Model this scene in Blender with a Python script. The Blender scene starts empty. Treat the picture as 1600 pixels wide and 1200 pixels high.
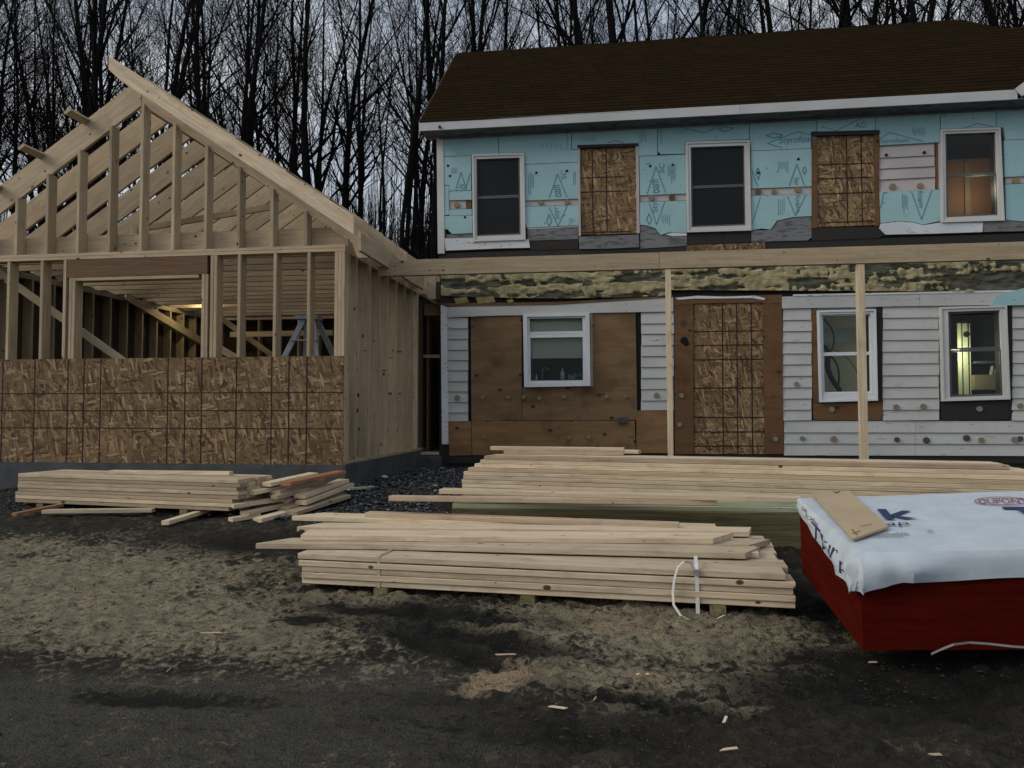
import bpy, math, random
import numpy as np
from mathutils import Vector, Matrix, noise
R = math.radians
random.seed(7)
S = bpy.context.scene
C = S.collection

# ---------------------------------------------------------------- camera
EYE = Vector((0, 0, 1.45)); YAW = R(8.15); PITCH = math.atan(45 / 1200)
cam = bpy.data.objects.new('camera', bpy.data.cameras.new('camera')); C.objects.link(cam)
cam.location = EYE; cam.rotation_euler = (R(90) + PITCH, 0, YAW)
cam.data.sensor_fit = 'HORIZONTAL'; cam.data.sensor_width = 36; cam.data.lens = 27
cam.data.clip_start = 0.05; cam.data.clip_end = 600
S.camera = cam

# ---------------------------------------------------------------- sky, sun, exposure
SUN_EL, SUN_AZ = R(32), R(-115)          # compass angle from +Y (ahead), negative to the left
W_ = bpy.data.worlds.new('World'); S.world = W_; W_.use_nodes = True
wn = W_.node_tree; bgn = wn.nodes['Background']
sky = wn.nodes.new('ShaderNodeTexSky'); sky.sky_type = 'NISHITA'; sky.sun_disc = False
sky.sun_elevation = SUN_EL; sky.sun_rotation = SUN_AZ
sky.air_density = 1.0; sky.dust_density = 3.0; sky.ozone_density = 1.5
hsv = wn.nodes.new('ShaderNodeHueSaturation'); hsv.inputs['Saturation'].default_value = 0.6
wn.links.new(sky.outputs[0], hsv.inputs['Color'])
tcw = wn.nodes.new('ShaderNodeTexCoord'); mpw = wn.nodes.new('ShaderNodeMapping'); mpw.inputs['Scale'].default_value = (1, 1, 2.5)
wn.links.new(tcw.outputs['Generated'], mpw.inputs[0])
nzw = wn.nodes.new('ShaderNodeTexNoise'); nzw.inputs['Scale'].default_value = 2.6; nzw.inputs['Detail'].default_value = 5
wn.links.new(mpw.outputs[0], nzw.inputs['Vector'])
rpw = wn.nodes.new('ShaderNodeValToRGB'); rpw.color_ramp.elements[0].position = .38; rpw.color_ramp.elements[1].position = .68
wn.links.new(nzw.outputs[0], rpw.inputs[0])
mxw = wn.nodes.new('ShaderNodeMix'); mxw.data_type = 'RGBA'
wn.links.new(rpw.outputs[0], mxw.inputs[0])
mxa = wn.nodes.new('ShaderNodeMix'); mxa.data_type = 'RGBA'; mxa.inputs[0].default_value = .55
wn.links.new(hsv.outputs[0], mxa.inputs[6]); mxa.inputs[7].default_value = (2.9, 3.5, 4.2, 1)
wn.links.new(mxa.outputs[2], mxw.inputs[6]); mxw.inputs[7].default_value = (5.3, 5.5, 5.9, 1)
wn.links.new(mxw.outputs[2], bgn.inputs[0]); bgn.inputs[1].default_value = 0.15
sun = bpy.data.objects.new('sun', bpy.data.lights.new('sun', 'SUN')); C.objects.link(sun)
sun.data.energy = 1.35; sun.data.angle = R(28); sun.data.color = (1, .91, .76)
sd = Vector((math.sin(SUN_AZ) * math.cos(SUN_EL), math.cos(SUN_AZ) * math.cos(SUN_EL), math.sin(SUN_EL)))
sun.rotation_euler = (-sd).to_track_quat('-Z', 'Y').to_euler()
S.view_settings.view_transform = 'Standard'; S.view_settings.look = 'None'
S.view_settings.exposure = -0.06; S.view_settings.gamma = 1; S.view_settings.use_curve_mapping = False

# ---------------------------------------------------------------- points from picture measurements onto real planes
ca, sa, cp, sp = math.cos(YAW), math.sin(YAW), math.cos(PITCH), math.sin(PITCH)
RT = Vector((ca, sa, 0)); FW = Vector((-sa * cp, ca * cp, sp)); UP = Vector((sa * sp, -ca * sp, cp))
def ray(x, y): return RT * ((x - 800) / 1200) + UP * ((600 - y) / 1200) + FW
def onY(x, y, Y): d = ray(x, y); return EYE + d * (Y / d.y)
def onX(x, y, X): d = ray(x, y); return EYE + d * (X / d.x)
def onZ(x, y, z): d = ray(x, y); return EYE + d * ((z - EYE.z) / d.z)
def onD(x, y, D): return EYE + ray(x, y) * D
def onP(x, y, p, n): d = ray(x, y); return EYE + d * ((p - EYE).dot(n) / d.dot(n))

# ---------------------------------------------------------------- objects
WM = {}
def put(o, M, parent=None):
    C.objects.link(o); WM[o.name] = M
    if parent is not None:
        o.parent = parent; o.matrix_basis = WM[parent.name].inverted() @ M
    else:
        o.matrix_basis = M
    return o
def tag(o, label=None, cat=None, group=None, kind=None):
    if label: o['label'] = label
    if cat: o['category'] = cat
    if group: o['group'] = group
    if kind: o['kind'] = kind
    return o
def thing(name, loc, label, cat, group=None):
    o = bpy.data.objects.new(name, None); o.empty_display_size = .2
    put(o, Matrix.Translation(Vector(loc))); return tag(o, label, cat, group)
def mesh(name, vs, fs, m, parent=None, M=None, smooth=False, me=None):
    """vs are world points when M is None (origin goes to their centre)"""
    if me is None:
        if M is None:
            c = Vector((0, 0, 0))
            for v in vs: c += Vector(v)
            c /= len(vs); M = Matrix.Translation(c); vs = [Vector(v) - c for v in vs]
        me = bpy.data.meshes.new(name); me.from_pydata([tuple(v) for v in vs], [], fs); me.update()
        if smooth: me.polygons.foreach_set('use_smooth', [True] * len(me.polygons))
        ms = m if isinstance(m, (list, tuple)) else [m]
        for q in ms: me.materials.append(q)
    o = bpy.data.objects.new(name, me)
    return put(o, M, parent)
BC = {}
def board_mesh(L, w, t, ml=0, mr=0, ch=.003):
    k = (round(L, 3), round(w, 3), round(t, 3), round(ml, 2), round(mr, 2))
    if k in BC: return BC[k]
    a, b = w / 2, t / 2; c = min(ch, b * .4, a * .4)
    prof = [(-a + c, -b), (a - c, -b), (a, -b + c), (a, b - c), (a - c, b), (-a + c, b), (-a, b - c), (-a, -b + c)]
    vs = []; n = 8
    for s, m in ((-1, ml), (1, mr)):
        for y, z in prof: vs.append((s * L / 2 + m * y, y, z))
    fs = [list(range(n))[::-1], [n + i for i in range(n)]]
    for i in range(n): j = (i + 1) % n; fs.append([i, j, n + j, n + i])
    me = bpy.data.meshes.new('board'); me.from_pydata(vs, [], fs); me.update(); BC[k] = me; return me
def board(name, p0, p1, w, t, wdir, m, parent=None, ml=0, mr=0):
    """p0,p1 = ends of the centreline, w = size along wdir, t = the other size"""
    p0 = Vector(p0); p1 = Vector(p1); x = p1 - p0; L = x.length; x.normalize()
    y = Vector(wdir); y = (y - x * y.dot(x)).normalized(); z = x.cross(y)
    M = Matrix((x, y, z)).transposed().to_4x4(); M.translation = (p0 + p1) / 2
    src = board_mesh(L, w, t, ml, mr); key = (src.name, m.name)
    me = BC.get(key)
    if me is None:
        me = src.copy(); me.materials.clear(); me.materials.append(m); BC[key] = me
    return mesh(name, None, None, m, parent, M, me=me)
def box(name, a, b, m, parent=None):
    x0, y0, z0 = a; x1, y1, z1 = b
    vs = [(x0, y0, z0), (x1, y0, z0), (x1, y1, z0), (x0, y1, z0), (x0, y0, z1), (x1, y0, z1), (x1, y1, z1), (x0, y1, z1)]
    fs = [(3, 2, 1, 0), (4, 5, 6, 7), (0, 1, 5, 4), (1, 2, 6, 5), (2, 3, 7, 6), (3, 0, 4, 7)]
    return mesh(name, vs, fs, m, parent)
class MB:
    def __init__(s): s.v = []; s.f = []
    def add(s, vs, fs):
        n = len(s.v); s.v += [tuple(v) for v in vs]; s.f += [[n + i for i in f] for f in fs]
    def box(s, a, b):
        x0, y0, z0 = a; x1, y1, z1 = b
        s.add([(x0, y0, z0), (x1, y0, z0), (x1, y1, z0), (x0, y1, z0), (x0, y0, z1), (x1, y0, z1), (x1, y1, z1), (x0, y1, z1)],
              [(3, 2, 1, 0), (4, 5, 6, 7), (0, 1, 5, 4), (1, 2, 6, 5), (2, 3, 7, 6), (3, 0, 4, 7)])
    def prism(s, pts, dy):
        n = len(pts); a = [Vector(p) for p in pts]; b = [p + Vector((0, dy, 0)) for p in a]
        s.add(a + b, [list(range(n)), list(range(n, 2 * n))[::-1]] + [[(i + 1) % n, i, n + i, n + (i + 1) % n] for i in range(n)])
    def tube(s, pts, rs, n=6, cap=True):
        pts = [Vector(p) for p in pts]; b0 = len(s.v); prev = None
        if not isinstance(rs, (list, tuple)): rs = [rs] * len(pts)
        for i, p in enumerate(pts):
            d = (pts[min(i + 1, len(pts) - 1)] - pts[max(i - 1, 0)]).normalized()
            if prev is None: u = d.orthogonal().normalized()
            else: u = (prev - d * prev.dot(d)).normalized()
            prev = u; w = d.cross(u)
            for k in range(n):
                q = 2 * math.pi * k / n; s.v.append(tuple(p + (u * math.cos(q) + w * math.sin(q)) * rs[i]))
        for i in range(len(pts) - 1):
            for k in range(n):
                a = b0 + i * n + k; c = b0 + i * n + (k + 1) % n; s.f.append([a, c, c + n, a + n])
        if cap:
            s.f.append([b0 + k for k in range(n)][::-1]); e = b0 + (len(pts) - 1) * n; s.f.append([e + k for k in range(n)])
    def build(s, name, m, parent=None, smooth=False, M=None): return mesh(name, s.v, s.f, m, parent, M, smooth)

# ---------------------------------------------------------------- materials
def newmat(name, rough=.8, spec=.3):
    m = bpy.data.materials.new(name); m.use_nodes = True; nt = m.node_tree; b = nt.nodes['Principled BSDF']
    b.inputs['Roughness'].default_value = rough; b.inputs['Specular IOR Level'].default_value = spec
    return m, nt, b
def nd(nt, typ, ins=None, **props):
    n = nt.nodes.new('ShaderNode' + typ)
    for k, v in props.items(): setattr(n, k, v)
    for k, v in (ins or {}).items():
        if hasattr(v, 'is_output'): nt.links.new(v, n.inputs[k])
        else: n.inputs[k].default_value = v
    return n
def c4(c): return (c[0], c[1], c[2], 1)
def ramp(nt, fac, stops):
    r = nt.nodes.new('ShaderNodeValToRGB'); nt.links.new(fac, r.inputs[0]); e = r.color_ramp.elements
    while len(e) < len(stops): e.new(.5)
    for q, (p, c) in zip(e, stops): q.position = p; q.color = c4(c) if not isinstance(c, (int, float)) else (c, c, c, 1)
    return r.outputs[0]
def mix(nt, f, a, b, mode='MIX'):
    n = nt.nodes.new('ShaderNodeMix'); n.data_type = 'RGBA'; n.blend_type = mode; n.clamp_factor = True
    for i, v in ((0, f), (6, a), (7, b)):
        if hasattr(v, 'is_output'): nt.links.new(v, n.inputs[i])
        else: n.inputs[i].default_value = v if i == 0 else c4(v)
    return n.outputs[2]
def coords(nt, scale=(1, 1, 1), rot=(0, 0, 0), rnd=True, out='Object'):
    tc = nd(nt, 'TexCoord'); v = tc.outputs[out]
    if rnd:
        oi = nd(nt, 'ObjectInfo'); mu = nd(nt, 'Math', {0: oi.outputs['Random'], 1: 37.0}, operation='MULTIPLY')
        cb = nd(nt, 'CombineXYZ', {0: mu.outputs[0], 1: mu.outputs[0], 2: mu.outputs[0]})
        v = nd(nt, 'VectorMath', {0: v, 1: cb.outputs[0]}, operation='ADD').outputs[0]
    return nd(nt, 'Mapping', {0: v, 'Rotation': rot, 'Scale': scale}).outputs[0]
def noisef(nt, vec, scale=5, detail=4, rough=.55, dist=0):
    return nd(nt, 'TexNoise', {'Vector': vec, 'Scale': scale, 'Detail': detail, 'Roughness': rough, 'Distortion': dist}).outputs[0]
def bump(nt, b, h, strength=.3, dist=.01):
    n = nd(nt, 'Bump', {'Strength': strength, 'Distance': dist, 'Height': h}); nt.links.new(n.outputs[0], b.inputs['Normal'])
def out(nt, col, b): nt.links.new(col, b.inputs['Base Color'])

def wood(name, light, dark, alt, knot=(.05, .025, .012), knots=.085, dirt=.35, rough=.75):
    m, nt, b = newmat(name, rough, .25)
    oi = nd(nt, 'ObjectInfo').outputs['Random']
    v = coords(nt, (1.3, 26, 26)); g = noisef(nt, v, 1.6, 6, .62, .8)
    v2 = coords(nt, (.5, 5, 5)); g2 = noisef(nt, v2, 2, 3)
    base = mix(nt, oi, light, alt)
    c = mix(nt, ramp(nt, g, [(.40, 0), (.62, 1)]), base, dark)
    c = mix(nt, ramp(nt, g2, [(.4, 0), (.75, .55)]), c, [x * .72 for x in light])
    vk = coords(nt, (5.4, 9, 9)); vo = nd(nt, 'TexVoronoi', {'Vector': vk, 'Scale': 1.0, 'Randomness': 1.0})
    kr = nd(nt, 'SeparateColor', {0: vo.outputs['Color']}); thr = nd(nt, 'Math', {0: kr.outputs[0], 1: knots * 1.55}, operation='MULTIPLY').outputs[0]
    kf = nd(nt, 'MapRange', {0: nd(nt, 'Math', {0: vo.outputs['Distance'], 1: thr}, operation='SUBTRACT').outputs[0], 1: -.01, 2: .035, 3: .95, 4: 0.}).outputs[0]
    kf = nd(nt, 'Math', {0: kf, 1: nd(nt, 'Math', {0: kr.outputs[1], 1: .12}, operation='GREATER_THAN').outputs[0]}, operation='MULTIPLY').outputs[0]
    c = mix(nt, kf, c, knot)
    gr = noisef(nt, coords(nt, (2, 3, 3)), 2.2, 5, .6)
    c = mix(nt, ramp(nt, gr, [(.52, 0), (.75, dirt)]), c, (.09, .075, .06))
    hs = nd(nt, 'HueSaturation', {'Color': c, 'Value': nd(nt, 'MapRange', {0: nd(nt, 'Math', {0: oi, 1: 7.31}, operation='MULTIPLY').outputs[0], 1: 0., 2: 7.31, 3: .76, 4: 1.14}).outputs[0]})
    out(nt, hs.outputs[0], b); bump(nt, b, g, .25, .004); return m
SPRUCE = wood('spruce', (.66, .55, .395), (.48, .375, .25), (.67, .53, .37))
FRAME = wood('framing_spruce', (.45, .36, .24), (.33, .255, .16), (.46, .355, .23), dirt=.25)
PINK = wood('pink_spruce', (.52, .40, .285), (.42, .30, .20), (.52, .42, .30))
REDW = wood('red_wood', (.32, .15, .075), (.22, .10, .05), (.30, .15, .08), knots=.04)
GREENW = wood('treated_green', (.42, .44, .32), (.30, .33, .21), (.38, .41, .29), knots=.03)
TREATB = wood('treated_brown', (.20, .17, .085), (.09, .075, .035), (.22, .18, .09), knots=.05)
LVL = wood('header_lvl', (.16, .088, .048), (.10, .055, .03), (.16, .09, .05), knots=.03, dirt=.4)

def osb_mat(name, tint=1.0):
    m, nt, b = newmat(name, .8, .2); col = None; hh = None
    for i, (ang, th) in enumerate(((20, 0), (-65, .35), (50, .42), (-20, .48), (85, .52), (-45, .58), (8, .64), (-78, .7))):
        v0 = coords(nt, (1, 0, 1))
        wob = nd(nt, 'TexNoise', {'Vector': v0, 'Scale': 5.0 + i, 'Detail': 1.0}).outputs['Color']
        v = nd(nt, 'VectorMath', {0: v0, 1: nd(nt, 'VectorMath', {0: wob, 1: (.022, .022, .022)}, operation='MULTIPLY').outputs[0]}, operation='ADD').outputs[0]
        v = nd(nt, 'Mapping', {0: v, 'Location': (i * 3.7, 0, i * 1.9), 'Rotation': (0, R(ang), 0), 'Scale': (1, 1, 1)}).outputs[0]
        v = nd(nt, 'Mapping', {0: v, 'Scale': (8.0, 0, 40)}).outputs[0]
        vo = nd(nt, 'TexVoronoi', {'Vector': v, 'Scale': 1.0, 'Randomness': 1.0}); sx = nd(nt, 'SeparateColor', {0: vo.outputs['Color']})
        c = ramp(nt, sx.outputs[0], [(0, (.055 * tint, .032 * tint, .016 * tint)), (.35, (.135 * tint, .084 * tint, .043 * tint)), (.78, (.20 * tint, .13 * tint, .07 * tint)), (1, (.34 * tint, .24 * tint, .135 * tint))])
        if col is None: col = c; hh = sx.outputs[0]
        else:
            f = nd(nt, 'Math', {0: sx.outputs[1], 1: th}, operation='GREATER_THAN').outputs[0]
            col = mix(nt, f, col, c); hh = mix(nt, f, hh, sx.outputs[0])
    d = noisef(nt, coords(nt, (1, 1, 1)), 1.7, 4)
    col = mix(nt, ramp(nt, d, [(.45, 0), (.75, .45)]), col, (.07, .04, .02))
    out(nt, col, b); bump(nt, b, hh, .35, .004); return m
OSB = osb_mat('osb', 1.0)
OSBD = osb_mat('osb_door', 1.25)
def ply_mat(name, base, dark):
    m, nt, b = newmat(name, .75, .25)
    v0 = coords(nt, (.7, 1, 3.6)); n0 = nd(nt, 'TexNoise', {'Vector': v0, 'Scale': 1.3, 'Detail': 3}).outputs[0]
    w = nd(nt, 'Math', {0: n0, 1: 16.0}, operation='MULTIPLY').outputs[0]; w = nd(nt, 'Math', {0: w}, operation='SINE').outputs[0]
    c = mix(nt, ramp(nt, w, [(.2, 0), (1, .5)]), base, dark)
    fine = noisef(nt, coords(nt, (2, 1, 40)), 2, 4); c = mix(nt, ramp(nt, fine, [(.4, 0), (.7, .4)]), c, dark)
    st = noisef(nt, coords(nt, (1, 1, 1)), 2.1, 5, .6); c = mix(nt, ramp(nt, st, [(.5, 0), (.72, .65)]), c, [x * .35 for x in dark])
    vo = nd(nt, 'TexVoronoi', {'Vector': coords(nt, (3.3, 1, 5.2)), 'Scale': 1.0}).outputs['Distance']
    c = mix(nt, ramp(nt, vo, [(.08, .92), (.15, 0)]), c, (.03, .014, .008))
    out(nt, c, b); bump(nt, b, fine, .2, .003); return m
PLY = ply_mat('plywood', (.20, .125, .065), (.13, .075, .036))
PLY2 = ply_mat('plywood_orange', (.25, .145, .066), (.16, .085, .036))
BROWNB = ply_mat('brown_board', (.15, .078, .035), (.095, .048, .022))

def paint_mat(name, col, under, amount=.62, rough=.6, streak=(2.5, 3, 14)):
    m, nt, b = newmat(name, rough, .3)
    n = noisef(nt, coords(nt, streak), 2.4, 6, .65); n2 = noisef(nt, coords(nt, (1, 1, 1)), 1.5, 4)
    c = mix(nt, ramp(nt, n2, [(.42, 0), (.78, .55)]), col, [x * .66 for x in col])
    c = mix(nt, ramp(nt, n, [(amount, 0), (amount + .05, .85)]), c, under)
    sp = noisef(nt, coords(nt, (1, 1, 1)), 40, 2); c = mix(nt, ramp(nt, sp, [(.7, 0), (.76, .6)]), c, (.06, .05, .05))
    out(nt, c, b); bump(nt, b, n, .3, .003); return m
CLAP = paint_mat('white_clapboard_paint', (.45, .455, .44), (.17, .155, .135), .62)
CLAPW = paint_mat('peeling_white_paint', (.58, .60, .62), (.15, .14, .13), .60)
PINKW = paint_mat('faded_pink_paint', (.42, .385, .38), (.24, .21, .19), .66)
GREYB = paint_mat('grey_weathered_wood', (.16, .165, .17), (.07, .07, .07), .52)
DARKB = paint_mat('dark_tar_board', (.022, .019, .017), (.05, .042, .036), .62, .7)
TRIM = paint_mat('vinyl_trim', (.52, .515, .50), (.45, .44, .42), .75, .4)
VINYL = paint_mat('window_vinyl', (.62, .65, .67), (.5, .5, .5), .8, .35)
FASC = paint_mat('white_fascia', (.43, .44, .44), (.3, .3, .3), .74, .45)

def foam_mat():
    m, nt, b = newmat('blue_foam', .65, .25)
    n = noisef(nt, coords(nt, (1, 1, 1)), 1.8, 4); oi = nd(nt, 'ObjectInfo').outputs['Random']
    c = mix(nt, oi, (.27, .445, .47), (.32, .485, .50))
    c = mix(nt, ramp(nt, n, [(.4, 0), (.8, .6)]), c, (.21, .36, .38))
    s = noisef(nt, coords(nt, (2, 1, 22)), 3.2, 5, .7); c = mix(nt, ramp(nt, s, [(.64, 0), (.7, .7)]), c, (.06, .12, .14))
    sp = noisef(nt, coords(nt, (1, 1, 1)), 24, 2); c = mix(nt, ramp(nt, sp, [(.70, 0), (.73, .8)]), c, (.03, .05, .06))
    out(nt, c, b); bump(nt, b, sp, .15, .003); return m
FOAM = foam_mat()
def plain(name, col, rough=.7, var=.25, scale=4, spec=.3, metal=0):
    m, nt, b = newmat(name, rough, spec); b.inputs['Metallic'].default_value = metal
    n = noisef(nt, coords(nt), scale, 5, .6); c = mix(nt, ramp(nt, n, [(.35, 0), (.75, 1)]), col, [x * (1 - var) for x in col])
    out(nt, c, b); bump(nt, b, n, .15, .004); return m
INK = plain('blue_ink', (.075, .19, .27), .7, .35, 12)
INKB = plain('navy_print', (.018, .035, .11), .6, .2)
INKR = plain('red_print', (.24, .03, .05), .6, .2)
LINE = plain('dark_marking', (.018, .011, .007), .8, .2)
PLUGT = plain('tan_plug', (.25, .18, .11), .8, .3)
PLUGG = plain('grey_plug', (.22, .215, .18), .8, .3)
PLUGD = plain('dark_plug', (.085, .06, .05), .8, .3)
BLACK = plain('black_void', (.006, .006, .006), .9, .1)
SCREEN = plain('dark_screen', (.0095, .0115, .013), .35, .35, 1.2, .16)
CONC = plain('concrete', (.07, .075, .078), .9, .5, 5)
REDP = plain('red_edge_paint', (.075, .006, .003), .95, .45, 2.5, .03)
METAL = plain('ladder_metal', (.30, .32, .34), .5, .4, 9, .5, .3)
CARD = plain('cardboard', (.42, .325, .21), .85, .2, 3)
STRAP = plain('white_strap', (.62, .62, .60), .45, .12)
INSIDE = plain('beige_plaster', (.72, .70, .63), .9, .15, 1.5)
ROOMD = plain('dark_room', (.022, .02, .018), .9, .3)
CABLE = plain('black_cable', (.012, .013, .013), .5, .1)
CURT = plain('pale_curtain', (.66, .68, .46), .8, .12, 2)
ORANGE = plain('orange_panel', (.26, .125, .055), .6, .35, 3)
SKYREFL = plain('beige_sky_reflection', (.5, .485, .41), .9, .1, 2)  # pale sky reflection of the kitchen glass, painted as a base colour
TEAL = plain('teal_plastic', (.02, .13, .15), .5, .2)
PALE = plain('pale_plastic', (.36, .42, .38), .5, .2)
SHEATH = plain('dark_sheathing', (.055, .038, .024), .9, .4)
DUSTF = plain('dusty_floor', (.10, .085, .065), .9, .3)
FOUND = plain('dark_footing', (.03, .028, .025), .9, .4)
STAMP = plain('faded_stamp', (.13, .10, .07), .9, .5, 60)
def yellow_foam():
    m, nt, b = newmat('yellow_foam', .9, .1)
    at = nd(nt, 'Attribute', attribute_name='foam').outputs['Fac']
    n = noisef(nt, coords(nt, (1, 1, 1)), 9, 5, .65); n2 = noisef(nt, coords(nt, (.8, 1, 3)), 5, 4)
    y = mix(nt, ramp(nt, n, [(.35, 0), (.65, 1)]), (.42, .37, .215), (.22, .185, .10)); y = mix(nt, ramp(nt, noisef(nt, coords(nt, (1.2, 1, 9)), 4, 5, .65), [(.5, 0), (.68, .75)]), y, (.15, .105, .055))
    dk = mix(nt, ramp(nt, n2, [(.4, 0), (.62, 1)]), (.035, .035, .024), (.12, .12, .09))
    out(nt, mix(nt, ramp(nt, at, [(.3, 0), (.5, 1)]), dk, y), b); bump(nt, b, n, .6, .02); return m
YFOAM = yellow_foam()
def shingle_mat():
    m, nt, b = newmat('brown_shingles', 1.0, .0)
    v = coords(nt, (1, 1, 1), rnd=False, out='UV')
    br = nd(nt, 'TexBrick', {'Vector': v, 'Color1': c4((.0225, .0145, .008)), 'Color2': c4((.0155, .0104, .006)), 'Mortar': c4((.007, .005, .0032)), 'Scale': 1.0, 'Mortar Size': .004, 'Brick Width': .30, 'Row Height': .135})
    n = noisef(nt, coords(nt, rnd=False), 1.2, 5, .6); c = mix(nt, ramp(nt, n, [(.35, 0), (.75, .6)]), br.outputs['Color'], (.015, .0098, .0052))
    g = noisef(nt, coords(nt, rnd=False), 60, 2); c = mix(nt, ramp(nt, g, [(.5, 0), (.75, .4)]), c, (.036, .023, .0125))
    out(nt, c, b); bump(nt, b, g, .4, .004); return m
SHING = shingle_mat()
def glass_mat():
    m = bpy.data.materials.new('window_glass'); m.use_nodes = True; nt = m.node_tree; nt.nodes.remove(nt.nodes['Principled BSDF'])
    o = nt.nodes['Material Output']; t = nd(nt, 'BsdfTransparent', {0: (.86, .9, .88, 1)}); g = nd(nt, 'BsdfGlossy', {'Roughness': .03})
    f = nd(nt, 'Fresnel', {0: 1.25}); mx = nd(nt, 'MixShader', {0: f.outputs[0], 1: t.outputs[0], 2: g.outputs[0]}); nt.links.new(mx.outputs[0], o.inputs[0]); return m
GLASS = glass_mat()
def tyvek_mat():
    m, nt, b = newmat('white_housewrap', .5, .3)
    n = noisef(nt, coords(nt), 7, 6, .6); c = mix(nt, ramp(nt, n, [(.35, 0), (.75, 1)]), (.48, .54, .59), (.40, .455, .505))
    out(nt, c, b); bump(nt, b, n, .25, .02); return m
TYV = tyvek_mat()
def bark_mat():
    m, nt, b = newmat('bark', .95, .05)
    oi = nd(nt, 'ObjectInfo').outputs['Random']; n = noisef(nt, coords(nt, (6, 6, 1.2)), 2, 5, .6)
    c = mix(nt, oi, (.006, .0055, .0055), (.014, .0125, .0115)); c = mix(nt, ramp(nt, n, [(.4, 0), (.7, .7)]), c, (.004, .0035, .0035)); out(nt, c, b); return m
BARK = bark_mat()
def ground_mat():
    m, nt, b = newmat('mud_ground', .85, .18)
    at = nd(nt, 'Attribute', attribute_name='soil'); sp_ = nd(nt, 'SeparateColor', {0: at.outputs['Color']})
    v = coords(nt, rnd=False)
    n1 = noisef(nt, v, 3.5, 8, .68); n2 = noisef(nt, v, 22, 6, .65, .4); n3 = noisef(nt, v, 110, 3, .6)
    mud = mix(nt, ramp(nt, n2, [(.35, 0), (.7, 1)]), (.014, .0128, .0098), (.048, .043, .031))
    mud = mix(nt, ramp(nt, n1, [(.5, 0), (.7, .6)]), mud, (.085, .077, .054))
    sand = mix(nt, ramp(nt, n2, [(.3, 0), (.7, 1)]), (.14, .12, .08), (.40, .34, .225)); sand = mix(nt, ramp(nt, n1, [(.42, 0), (.62, .55)]), sand, (.17, .148, .10))
    asph = mix(nt, ramp(nt, n3, [(.4, 0), (.7, 1)]), (.042, .0395, .031), (.105, .098, .075))
    wet = mix(nt, ramp(nt, n2, [(.4, 0), (.75, 1)]), (.006, .0058, .005), (.014, .013, .011))
    saw = mix(nt, ramp(nt, n3, [(.35, 0), (.65, 1)]), (.23, .165, .10), (.42, .32, .21))
    def edge(ch, jit=.55, w=.2):
        a = nd(nt, 'Math', {0: n2, 1: -.5}, operation='ADD').outputs[0]; a = nd(nt, 'Math', {0: a, 1: jit * 2.6}, operation='MULTIPLY').outputs[0]
        a2 = nd(nt, 'Math', {0: n1, 1: -.5}, operation='ADD').outputs[0]; a2 = nd(nt, 'Math', {0: a2, 1: jit * 2.2}, operation='MULTIPLY').outputs[0]
        s = nd(nt, 'Math', {0: ch, 1: a}, operation='ADD').outputs[0]; s = nd(nt, 'Math', {0: s, 1: a2}, operation='ADD').outputs[0]
        return ramp(nt, s, [(.5 - w, 0), (.5 + w, 1)])
    c = mix(nt, edge(sp_.outputs[2], .25), mud, asph)
    c = mix(nt, edge(sp_.outputs[0], .85, .24), c, sand)
    c = mix(nt, edge(sp_.outputs[1], .65, .16), c, wet)
    c = mix(nt, edge(at.outputs['Alpha'], .5), c, saw)
    sk = noisef(nt, v, 38, 3); c = mix(nt, ramp(nt, sk, [(.6, 0), (.68, .8)]), c, (.014, .0128, .01))
    s4 = noisef(nt, coords(nt, (1, 2.2, 1), rnd=False), 9, 6, .7); c = mix(nt, ramp(nt, s4, [(.52, 0), (.66, .6)]), c, (.02, .018, .014))
    s5 = noisef(nt, v, 70, 2); c = mix(nt, ramp(nt, s5, [(.69, 0), (.73, .5)]), c, (.24, .215, .16))
    out(nt, c, b)
    h = nd(nt, 'Math', {0: n2, 1: n3}, operation='ADD').outputs[0]; bump(nt, b, h, .9, .035); return m
GROUND = ground_mat()
def gravel_mat():
    m, nt, b = newmat('blue_gravel', .9, .2)
    g = nd(nt, 'NewGeometry').outputs['Random Per Island']
    out(nt, ramp(nt, g, [(0, (.018, .021, .025)), (.6, (.05, .055, .062)), (.93, (.09, .095, .10)), (1, (.28, .28, .28))]), b); return m
GRAVEL = gravel_mat()
CLOD = plain('mud_clod', (.034, .030, .023), .95, .6, 9)

# ================================================================ ground
def gz(X, Y):
    m_ = .15 * math.exp(-(((X - 2.9) / 1.3) ** 2 + ((Y - 4.0) / .7) ** 2) ** 2)
    return gz0(X, Y) + m_
def gz0(X, Y):
    pts = [(-30, .02), (1, .10), (3, .19), (4.7, .28), (6, .38), (7.5, .45), (7.9, .50), (8.4, .60), (14, .62), (17, .7)]
    if Y >= 17: return .7 + .325 * min(Y - 17, 30) + .10 * max(0, Y - 47)
    for (a, za), (b, zb) in zip(pts, pts[1:]):
        if Y <= b: return za + (zb - za) * max(0, (Y - a)) / (b - a)
    return .7
def blob(px, py, z, rx, ry, ang, k):
    p = onZ(px, py, z); return (p.x, p.y, rx, ry, math.cos(R(ang)), math.sin(R(ang)), k)
SANDB = [blob(90, 920, .25, 1.5, .9, 0, 1), blob(230, 980, .2, 1.5, .55, -8, .9), blob(20, 860, .33, 1.6, .35, 0, .75), blob(420, 960, .2, .9, .2, 10, .8), blob(1010, 1000, .2, 1.0, .50, -10, 1), blob(880, 960, .22, .8, .25, 0, .6),
         blob(1130, 1030, .18, .6, .22, -20, .75), blob(980, 1085, .15, .6, .22, 0, .75), blob(1180, 985, .22, .5, .25, 0, .7), blob(1080, 1140, .12, .35, .07, 0, .6), blob(700, 1010, .18, .5, .08, -25, .8), blob(1260, 1110, .13, .35, .06, -20, .55), blob(560, 925, .25, .9, .12, 0, .5)]
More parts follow.
